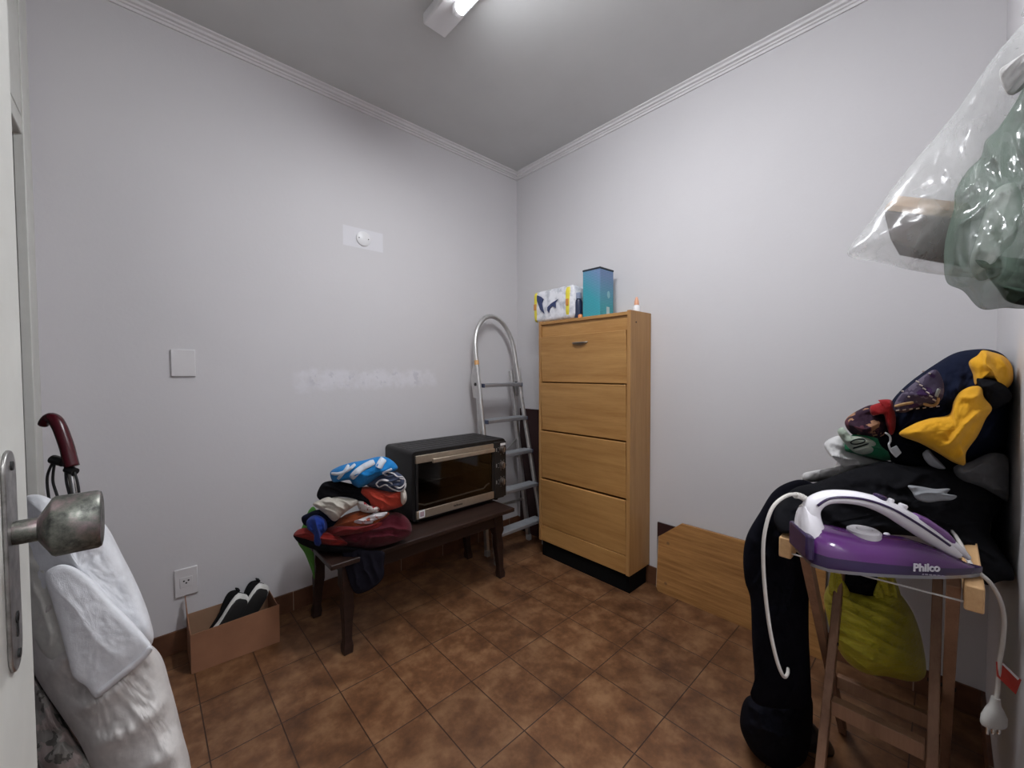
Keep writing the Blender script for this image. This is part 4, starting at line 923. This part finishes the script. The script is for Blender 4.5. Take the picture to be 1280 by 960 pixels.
gp_ = garment('pale_panel', 'pale grey-green panel', None, cloth('sage_cloth', (0.34, 0.40, 0.33)),
        [(1047, 538), (1054, 534), (1060, 544), (1080, 546), (1096, 554), (1093, 565), (1076, 568), (1062, 561), (1050, 546)], 1.056, 0.045, parent=gg, wr=0.006, e=0.42, seed=37)
def loop_px(cx, cy, rx, ry, ang_, a0=0, a1=360, n=22):
    out = []
    for k in range(n+1):
        a = radians(a0+(a1-a0)*k/n); x, y = rx*cos(a), ry*sin(a)
        out.append((cx+x*cos(ang_)-y*sin(ang_), cy+x*sin(ang_)+y*cos(ang_)))
    return out
C_bp, C_pp = cloth('black_print', (0.012, 0.016, 0.018)), cloth('pale_print', (0.44, 0.48, 0.42))
bpy.context.view_layer.update()
for pts, w_, m_ in ((loop_px(1072.5, 552.0, 9.0, 3.0, -0.15), 1.6, C_bp), ([(1066, 560.5), (1075, 558), (1086, 554.5)], 1.9, C_bp), ([(1068, 563.5), (1076, 561.5), (1086, 558.5)], 2.6, C_pp)):
    strap(pts, w_, 1.03, m_, gp_, name='printed_letter', t_=0.003)
garment('patterned_garment', 'dark patterned wine and tan cloth heaped on the rack below the red cloth', 'clothing',
        printed('wine_tan_print', (0.030, 0.014, 0.026), [(0.10, 0.035, 0.05), (0.32, 0.17, 0.10)], 22, 0.58),
        [(1056, 530), (1060, 521), (1074, 512), (1090, 506), (1106, 510), (1118, 522), (1118, 540), (1108, 552), (1092, 552), (1078, 548), (1064, 542)], 1.10, 0.075, wr=0.014, wl=0.05, wdir=-0.3, e=0.42, seed=38)
rb = garment('red_cloth', 'red cloth with knotted band on the left of the hooded jacket', 'clothing', cloth('rich_red_cloth', (0.30, 0.015, 0.018)),
        [(1088, 508), (1100, 503), (1098, 500), (1114, 500), (1117, 510), (1120, 524), (1118, 540), (1112, 543), (1107, 528), (1104, 518), (1090, 519)], 1.03, 0.022, wr=0.006, wl=0.03, wdir=0.8, e=0.45, seed=39, center=(1111, 514))
hd_ = garment('hooded_jacket', 'navy and yellow hooded jacket piled highest on the folding rack', 'clothing', C_navy,
        [(1114, 504), (1124, 490), (1142, 474), (1168, 456), (1192, 442), (1215, 437), (1238, 437), (1255, 444), (1264, 458), (1267, 482), (1262, 520), (1258, 552), (1240, 566), (1212, 578), (1190, 572), (1160, 556), (1126, 545), (1112, 540), (1116, 520)], 1.06, 0.12, back=0.34, tilt=(-0.25, 0.0), wr=0.014, wl=0.10, wdir=-0.5, e=0.42, seed=40, center=(1190, 508), rad=34)
t_pr = printed('jacket_print', (0.060, 0.045, 0.075), [(0.12, 0.10, 0.14), (0.04, 0.018, 0.06)], 20, 0.54)
pp = garment('printed_panel', 'purple-grey printed panel', None, t_pr, [(1117, 512), (1124, 495), (1146, 476), (1168, 462), (1178, 474), (1180, 490), (1174, 502), (1150, 508), (1130, 516)], 0.965, 0.022, tilt=(-0.55, 0.1), parent=hd_, wr=0.004, wl=0.05, e=0.35, seed=41)
C_yel = cloth('golden_yellow_cloth', (0.72, 0.36, 0.022))
hood = garment('yellow_panel', 'yellow hood panel', None, C_yel, [(1211, 453), (1222, 444), (1228, 438), (1240, 440), (1256, 446), (1265, 458), (1266, 476), (1258, 486), (1250, 484), (1246, 476), (1226, 474), (1218, 482), (1216, 468)], 0.945, 0.04, tilt=(-0.25, 0.0), parent=hd_, wr=0.007, wl=0.04, wdir=1.2, e=0.42, seed=42, center=(1240, 462))
slv = garment('yellow_panel', 'yellow sleeve panel', None, C_yel, [(1124, 543), (1140, 531), (1162, 523), (1186, 518), (1192, 502), (1200, 490), (1214, 483), (1227, 484), (1230, 496), (1240, 510), (1232, 524), (1222, 545), (1208, 565), (1206, 581), (1192, 578), (1172, 566), (1150, 554)], 0.935, 0.045, tilt=(-0.25, 0.0), parent=hd_, wr=0.010, wl=0.06, wdir=-0.6, e=0.42, seed=43, center=(1195, 536))
garment('black_panel', 'black fold between the yellow panels', None, C_blk, [(1220, 474), (1232, 472), (1248, 476), (1262, 488), (1264, 500), (1240, 512), (1230, 500)], 0.925, 0.028, tilt=(-0.25, 0.0), parent=hd_, wr=0.006, e=0.42, seed=44)
# the jacket's small printed figure and dashes
bpy.context.view_layer.update()
for pts, w_ in (([(1118, 508), (1130, 505), (1142, 503)], 3.5), ([(1154, 505), (1166, 507), (1172, 503), (1173, 497)], 4)):
    strap(pts, w_, 0.94, cloth('tan_print', (0.42, 0.26, 0.12)), pp, name='printed_stripe', t_=0.003)
strap([(1174, 486), (1172, 491), (1170, 496)], 5, 0.94, cloth('grey_print_cloth', (0.30, 0.30, 0.28)), pp, name='printed_figure', t_=0.004)
for k in range(6):
    a = (1147+k*4.2, 477+k*4.6); strap([(a[0]-2.4, a[1]-1.0), (a[0], a[1]), (a[0]+2.2, a[1]+1.2)], 2.0, 0.94, cloth('cream_print', (0.50, 0.42, 0.38)), pp, name='printed_dash', t_=0.003)
for k in range(7):
    a = (1122+k*8.4, 513+(-1.4)*k*0.6); strap([(a[0]-2.2, a[1]+0.4), (a[0], a[1]), (a[0]+2.2, a[1]-0.4)], 1.7, 0.94, cloth('cream_print', (0.50, 0.42, 0.38)), pp, name='printed_dash', t_=0.003)
for a in ((1154, 464), (1162, 467), (1128, 489), (1136, 496)): strap([(a[0]-1.5, a[1]), (a[0], a[1]), (a[0]+1.5, a[1]+.4)], 2.2, 0.95, cloth('cream_print', (0.50, 0.42, 0.38)), pp, name='printed_dash', t_=0.003)
garment('black_garment', 'black cloth under the hooded jacket in the heap on the folding rack', 'clothing', C_blk2,
        [(1086, 552), (1110, 532), (1150, 540), (1186, 556), (1212, 566), (1240, 548), (1262, 530), (1262, 575), (1250, 592), (1210, 594), (1160, 590), (1120, 580)], 1.10, 0.10, back=0.36, wr=0.012, wl=0.06, wdir=0.3, e=0.4, seed=45)
ht = thing('hang_tag', at(1116, 560, 1.0), 'small white tag on a white string in the heap on the rack', 'tag')
obj('string', MB().tube(spline([at(x, y, 0.995) for x, y in ((1107, 541), (1112, 545), (1113, 551), (1111, 556), (1114, 564), (1120, 571))], 6), 0.0022, 7), cloth('white_string', (0.60, 0.60, 0.62)), ht, smooth=True)
obj('tag', MB().prism([at(x, y, 0.995) for x, y in ((1113, 561), (1121, 557), (1127, 566), (1120.5, 572))], FWD*0.002), cloth('white_tag', (0.55, 0.57, 0.60)), ht)
garment('grey_sock', 'light grey folded cloth peeking out below the yellow sleeve on the rack', 'clothing', cloth('light_grey_cloth', (0.40, 0.41, 0.44)),
        [(1153, 568), (1160, 562), (1168, 570), (1178, 580), (1182, 586), (1172, 586), (1160, 580)], 1.00, 0.02, wr=0.004, e=0.42, seed=47)
garment('grey_sheet', 'grey cloth at the right end of the heap by the near wall', 'clothing', cloth('mid_grey_cloth', (0.15, 0.15, 0.16)),
        [(1192, 584), (1212, 577), (1238, 566), (1258, 570), (1264, 590), (1264, 624), (1250, 624), (1226, 610), (1200, 600)], 0.99, 0.05, wr=0.008, wl=0.05, e=0.42, seed=48)

# ------------------------------------------------------------------ yellow carrier bag under the rack
t = NT('yellow_film'); v = t.coord((1, 1, 1)); f = t.noise(v, 12, 4)
t.base(t.ramp(f, [(0.3, (0.62, 0.55, 0.04)), (0.7, (0.82, 0.74, 0.09))])); t.set(0.32, 0, 0.5)
t.bump(t.noise(t.coord((10, 10, 40)), 3.2, 5, 0.65), 0.7, 0.012); M_yb = t.m
yb_ = thing('carrier_bag', (-0.6, -2.14, 0.30), 'yellow plastic carrier bag hanging under the folding rack', 'bag')
obj('bag_body', lump([(1030, 745), (1040, 728), (1060, 738), (1090, 744), (1118, 738), (1138, 760), (1150, 790), (1157, 825), (1156, 846), (1140, 852), (1110, 846), (1082, 842), (1058, 826), (1042, 800), (1034, 772)], 1.18, 0.085, wr=0.009, wl=0.030, wdir=0.45, warp=(5, 0.5, 0.15), e=0.45, seed=50, center=(1095, 795), rad=34), M_yb, yb_, smooth=True)
obj('bag_handle', lump([(1036, 740), (1038, 715), (1043, 700), (1050, 704), (1053, 722), (1062, 742), (1050, 752)], 1.13, 0.016, wr=0.006, wl=0.02, wdir=1.4, e=0.4, seed=51), M_yb, yb_, smooth=True)
obj('bag_handle', lump([(1092, 745), (1096, 728), (1100, 712), (1112, 710), (1120, 725), (1126, 750), (1108, 756)], 1.15, 0.016, wr=0.006, wl=0.02, wdir=1.4, e=0.4, seed=52), M_yb, yb_, smooth=True)
tag(obj('black_bundle', lump([(1048, 715), (1060, 706), (1085, 708), (1098, 715), (1097, 738), (1090, 748), (1070, 745), (1055, 738)], 1.19, 0.05, wr=0.008, e=0.42, seed=53), C_blk, smooth=True), 'black bundle sticking out of the top of the yellow bag', 'bundle')

# ------------------------------------------------------------------ bags hanging on the near wall
def film(name, col, alpha, rough=0.22, gloss=0.12, sc=6):
    t = NT(name); v = t.coord((1, 1, 0.5)); f = t.noise(v, sc*3, 5, 0.6)
    d = t.node('ShaderNodeBsdfDiffuse'); d.inputs[0].default_value = (*col, 1)
    tl = t.node('ShaderNodeBsdfTranslucent'); tl.inputs[0].default_value = (*col, 1)
    a = t.node('ShaderNodeMixShader'); a.inputs[0].default_value = 0.4; t.link(d.outputs[0], a.inputs[1]); t.link(tl.outputs[0], a.inputs[2])
    tr = t.node('ShaderNodeBsdfTransparent'); tr.inputs[0].default_value = (0.97, 0.97, 0.97, 1)
    b = t.node('ShaderNodeMixShader'); t.link(t.ramp(f, [(0.3, (max(0, alpha-0.10),)*3), (0.7, (min(1, alpha+0.10),)*3)]), b.inputs[0]); t.link(tr.outputs[0], b.inputs[1]); t.link(a.outputs[0], b.inputs[2])
    g = t.node('ShaderNodeBsdfGlossy'); g.inputs['Roughness'].default_value = rough; g.inputs[0].default_value = (1, 1, 1, 1)
    c = t.node('ShaderNodeMixShader'); c.inputs[0].default_value = gloss; t.link(b.outputs[0], c.inputs[1]); t.link(g.outputs[0], c.inputs[2])
    bp_ = t.node('ShaderNodeBump'); bp_.inputs['Strength'].default_value = 0.6; bp_.inputs['Distance'].default_value = 0.01
    t.link(t.noise(v, sc, 5, 0.6), bp_.inputs['Height'])
    for nd in (d, g): t.link(bp_.outputs['Normal'], nd.inputs['Normal'])
    t.link(c.outputs[0], t.out.inputs[0]); return t.m
M_clear = film('clear_film', (0.78, 0.79, 0.78), 0.27, 0.25, 0.05)
M_green = film('green_film', (0.20, 0.27, 0.22), 0.50, 0.16, 0.06, 8)
cb = thing('clear_bag', (-1.12, -2.25, 1.37), 'clear plastic bag with a brown box hanging at the upper right', 'bag')
obj('film', lump([(1059, 318), (1082, 285), (1112, 240), (1140, 205), (1168, 172), (1196, 138), (1222, 100), (1250, 62), (1280, 28), (1330, -30), (1350, 60), (1330, 200), (1300, 320), (1240, 345), (1190, 345), (1140, 338), (1100, 328)], 0.66, 0.06, wr=0.004, wl=0.06, wdir=-0.9, e=0.5, seed=60, center=(1215, 240), rad=30), M_clear, cb, smooth=True)
obj('bag_twist', lump([(1249, 90), (1262, 78), (1280, 66), (1300, 50), (1320, 20), (1330, 40), (1300, 90), (1272, 116), (1258, 116)], 0.605, 0.012, wr=0.005, wl=0.012, wdir=-0.8, e=0.4, seed=61), cloth('white_film_twist', (0.62, 0.61, 0.60)), cb, smooth=True)
bxm = MB(); 
Q = [at(1104, 264, 0.645), at(1117, 252, 0.68), at(1215, 262, 0.68), at(1205, 275, 0.645)]; Qb = [at(1113, 300, 0.645), at(1124, 320, 0.675), at(1210, 335, 0.675), at(1205, 335, 0.645)]
bxm.hexa(Qb, Q)
bbx = tag(obj('brown_box', bxm, plain('brown_card_box', (0.05, 0.022, 0.016), 0.7, var=0.2), bevel=0.003), 'dark brown box inside the clear plastic bag', 'box')
lidm = MB().hexa([p+Vector((0, 0, 0.0005)) for p in Q], [p+Vector((0, 0, 0.012))+(sum(Q, Vector())/4-p)*0.08 for p in Q])
obj('lid', lidm, plain('tan_card', (0.42, 0.29, 0.19), 0.7), bbx, bevel=0.002)['label'] = 'tan lid'
gb = thing('green_bag', (-1.2, -2.30, 1.32), 'greyish green plastic bag stuffed with white packets hanging at the upper right edge', 'bag')
obj('film', lump([(1180, 318), (1184, 290), (1192, 262), (1194, 240), (1208, 215), (1226, 196), (1232, 176), (1248, 160), (1268, 130), (1290, 96), (1340, 60), (1380, 160), (1380, 330), (1330, 384), (1280, 386), (1256, 385), (1226, 386), (1204, 364), (1183, 352)], 0.585, 0.06, wr=0.010, wl=0.05, wdir=-1.0, e=0.45, seed=62, center=(1285, 270), rad=34), M_green, gb, smooth=True)
tag(obj('white_packet', lump([(1212, 330), (1220, 300), (1232, 262), (1246, 236), (1270, 230), (1278, 262), (1268, 300), (1252, 318), (1240, 345), (1222, 350)], 0.575, 0.03, wr=0.008, wl=0.04, wdir=-1.1, e=0.4, seed=63), printed('packet_print', (0.62, 0.62, 0.60), [(0.45, 0.16, 0.20)], 18, 0.66), smooth=True), 'white packet inside the green plastic bag', 'packet')
tag(obj('dark_packet', lump([(1216, 322), (1240, 318), (1262, 322), (1300, 330), (1300, 378), (1262, 378), (1246, 360), (1230, 340)], 0.565, 0.022, wr=0.008, wl=0.04, e=0.4, seed=64), printed('dark_green_packet', (0.035, 0.055, 0.040), [(0.012, 0.016, 0.012)], 22, 0.55), smooth=True), 'dark green packet at the bottom of the green plastic bag', 'packet')
# the hook both bags hang from, above the frame
hk = thing('coat_hook', (-1.22, YN, 1.95), 'metal hook on the near wall holding both plastic bags', 'hook')
obj('hook_plate', MB().box((-1.24, YN, 1.90), (-1.20, YN+0.006, 2.0)), M_chrome, hk, bevel=0.002)
obj('hook_arm', MB().tube(spline([(-1.22, YN+0.004, 1.93), (-1.22, YN+0.014, 1.915), (-1.22, YN+0.026, 1.92), (-1.22, YN+0.028, 1.945)], 6), 0.005, 10), M_chrome, hk, smooth=True)

HKP = Vector((-1.22, YN+0.018, 1.918))
for par, mt, px, py, d_, k in ((cb, M_clear, 1326, 0, 0.66, 0.012), (gb, M_green, 1345, 90, 0.585, -0.012)):
    a = at(px, py, d_); a.y = max(a.y, YN+0.02)
    q = HKP+Vector((k, 0, 0.0))
    obj('bag_handle', MB().tube(spline([a, a.lerp(q, 0.35)+Vector((0, 0.0, -0.01)), a.lerp(q, 0.7), q], 6), [0.018-0.0006*i for i in range(19)], 12, sy=0.45), mt, par, smooth=True)

# ------------------------------------------------------------------ stroller handle and the white laundry on the left
sd = dep((-2.34, -0.36, 1.05))
stn = thing('folded_stroller', (-2.30, -0.36, 0), 'folded stroller with dark red curved handle behind the white laundry', 'stroller')
M_hand = plain('dark_red_handle', (0.065, 0.004, 0.009), 0.25, var=0.05)
hpts = [(54, 531), (57, 526), (63, 522), (69, 525), (75, 535), (80, 548), (84, 560), (87, 572), (90, 583)]
obj('handle', MB().tube(spline([at(x, y, sd-0.002*i) for i, (x, y) in enumerate(hpts)], 6), [0.0125+0.005*min(1, i/20) for i in range(len(hpts)*6-5)], 14), M_hand, stn, smooth=True)['label'] = 'dark red curved grip'
obj('clamp', MB().tube([at(66, 574, sd-0.01), at(80, 578, sd-0.012)], 0.014, 12).tube([at(84, 586, sd-0.015), at(94, 590, sd-0.016)], 0.012, 12), M_black, stn, smooth=True, angle=40)
obj('tube', MB().tube([at(87, 578, sd-0.012), at(92, 606, sd-0.012), at(97, 640, sd-0.01), Vector((-2.17, -0.36, 0.08))], 0.0095, 12), M_chrome, stn, smooth=True)
for pts in ([(66, 578), (60, 592), (59, 606), (62, 630), (64, 660)], [(68, 580), (66, 600), (70, 615), (76, 632)], [(82, 584), (83, 602), (87, 620), (88, 640)], [(93, 590), (97, 604), (99, 620), (99, 640)]):
    obj('brake_cable', MB().tube(spline([at(x, y, sd-0.018) for x, y in pts], 5), 0.0035, 8), M_black, stn, smooth=True)
for x in (-2.30, -2.17):
    wv_ = obj('wheel', MB().lathe((x-0.012, -0.36, 0.075), (1, 0, 0), [(0, 0.055), (0.004, 0.072), (0.012, 0.075), (0.020, 0.072), (0.024, 0.055)], 28), M_rubber, stn, smooth=True, angle=40)
    obj('hub', MB().cyl((x-0.016, -0.36, 0.075), (x+0.016, -0.36, 0.075), 0.020, n=18), M_black, wv_, smooth=True, angle=40)
obj('axle', MB().cyl((-2.32, -0.36, 0.075), (-2.15, -0.36, 0.075), 0.007, n=12), M_chrome, stn)
C_wh = cloth('white_cotton', (0.74, 0.75, 0.78)); C_sheet = cloth('offwhite_sheet', (0.60, 0.57, 0.55)); C_sh2 = cloth('ivory_cloth', (0.63, 0.62, 0.58))
garment('white_sheet', 'off-white crumpled sheet hanging below the white shirt on the left', 'laundry', C_sheet,
        [(10, 700), (40, 700), (90, 770), (150, 790), (196, 812), (214, 860), (228, 915), (238, 955), (240, 1010), (170, 1020), (128, 985), (100, 930), (72, 888), (46, 848), (20, 790)], 0.99, 0.10, wr=0.017, wl=0.11, wdir=-0.6, warp=(3.5, 0.5, 0.10), e=0.42, seed=70, center=(112, 800), rad=44)
garment('ivory_shirt', 'ivory cloth edge under the white shirt next to the door', 'laundry', C_sh2,
        [(26, 680), (60, 680), (85, 730), (105, 800), (118, 850), (104, 852), (84, 846), (62, 826), (44, 800), (34, 760)], 0.93, 0.03, wr=0.006, wl=0.05, wdir=1.2, e=0.4, seed=71)
sh = garment('white_tshirt', 'white short-sleeved shirt draped over the laundry behind the door knob', 'laundry', C_wh,
        [(20, 640), (30, 622), (45, 618), (60, 622), (80, 632), (105, 632), (132, 656), (152, 692), (172, 732), (186, 768), (192, 798), (180, 812), (150, 800), (110, 780), (70, 760), (40, 740), (25, 700)], 0.955, 0.07, wr=0.008, wl=0.12, wdir=0.9, warp=(4, 0.6, 0.15), e=0.42, seed=72, center=(100, 710), rad=36)
garment('sleeve', None, None, C_wh, [(56, 722), (64, 710), (84, 706), (110, 720), (140, 752), (168, 780), (190, 808), (182, 822), (152, 846), (122, 872), (108, 858), (92, 846), (84, 820), (76, 790), (66, 755)], 0.875, 0.022, parent=sh, tilt=(0.15, 0.0), wr=0.004, wl=0.12, wdir=0.8, warp=(4, 0.6, 0.15), e=0.35, seed=73, center=(120, 790), rad=30)
bpy.context.view_layer.update()
strap([(122, 868), (150, 845), (176, 824), (189, 809)], 8, 0.86, C_wh, bpy.data.objects['sleeve'], name='sleeve_hem', t_=0.003)
garment('grey_patterned_cloth', 'grey patterned cloth low behind the door under the white sheet', 'laundry', printed('grey_pattern', (0.30, 0.28, 0.26), [(0.13, 0.12, 0.11), (0.40, 0.33, 0.31)], 13, 0.54),
        [(20, 830), (46, 842), (70, 880), (96, 925), (128, 970), (130, 1020), (30, 1020)], 1.06, 0.10, wr=0.016, wl=0.07, wdir=0.8, e=0.42, seed=74)
# ------------------------------------------------------------------ world and view
wd = bpy.data.worlds.new('world'); SC.world = wd; wd.use_nodes = True
wd.node_tree.nodes['Background'].inputs[0].default_value = (0.8, 0.85, 1.0, 1)
wd.node_tree.nodes['Background'].inputs[1].default_value = 0.25
vs = SC.view_settings; vs.view_transform = 'Standard'; vs.look = 'None'; vs.gamma = 1.0; vs.use_curve_mapping = False; vs.exposure = 0.0
SC.display_settings.display_device = 'sRGB'
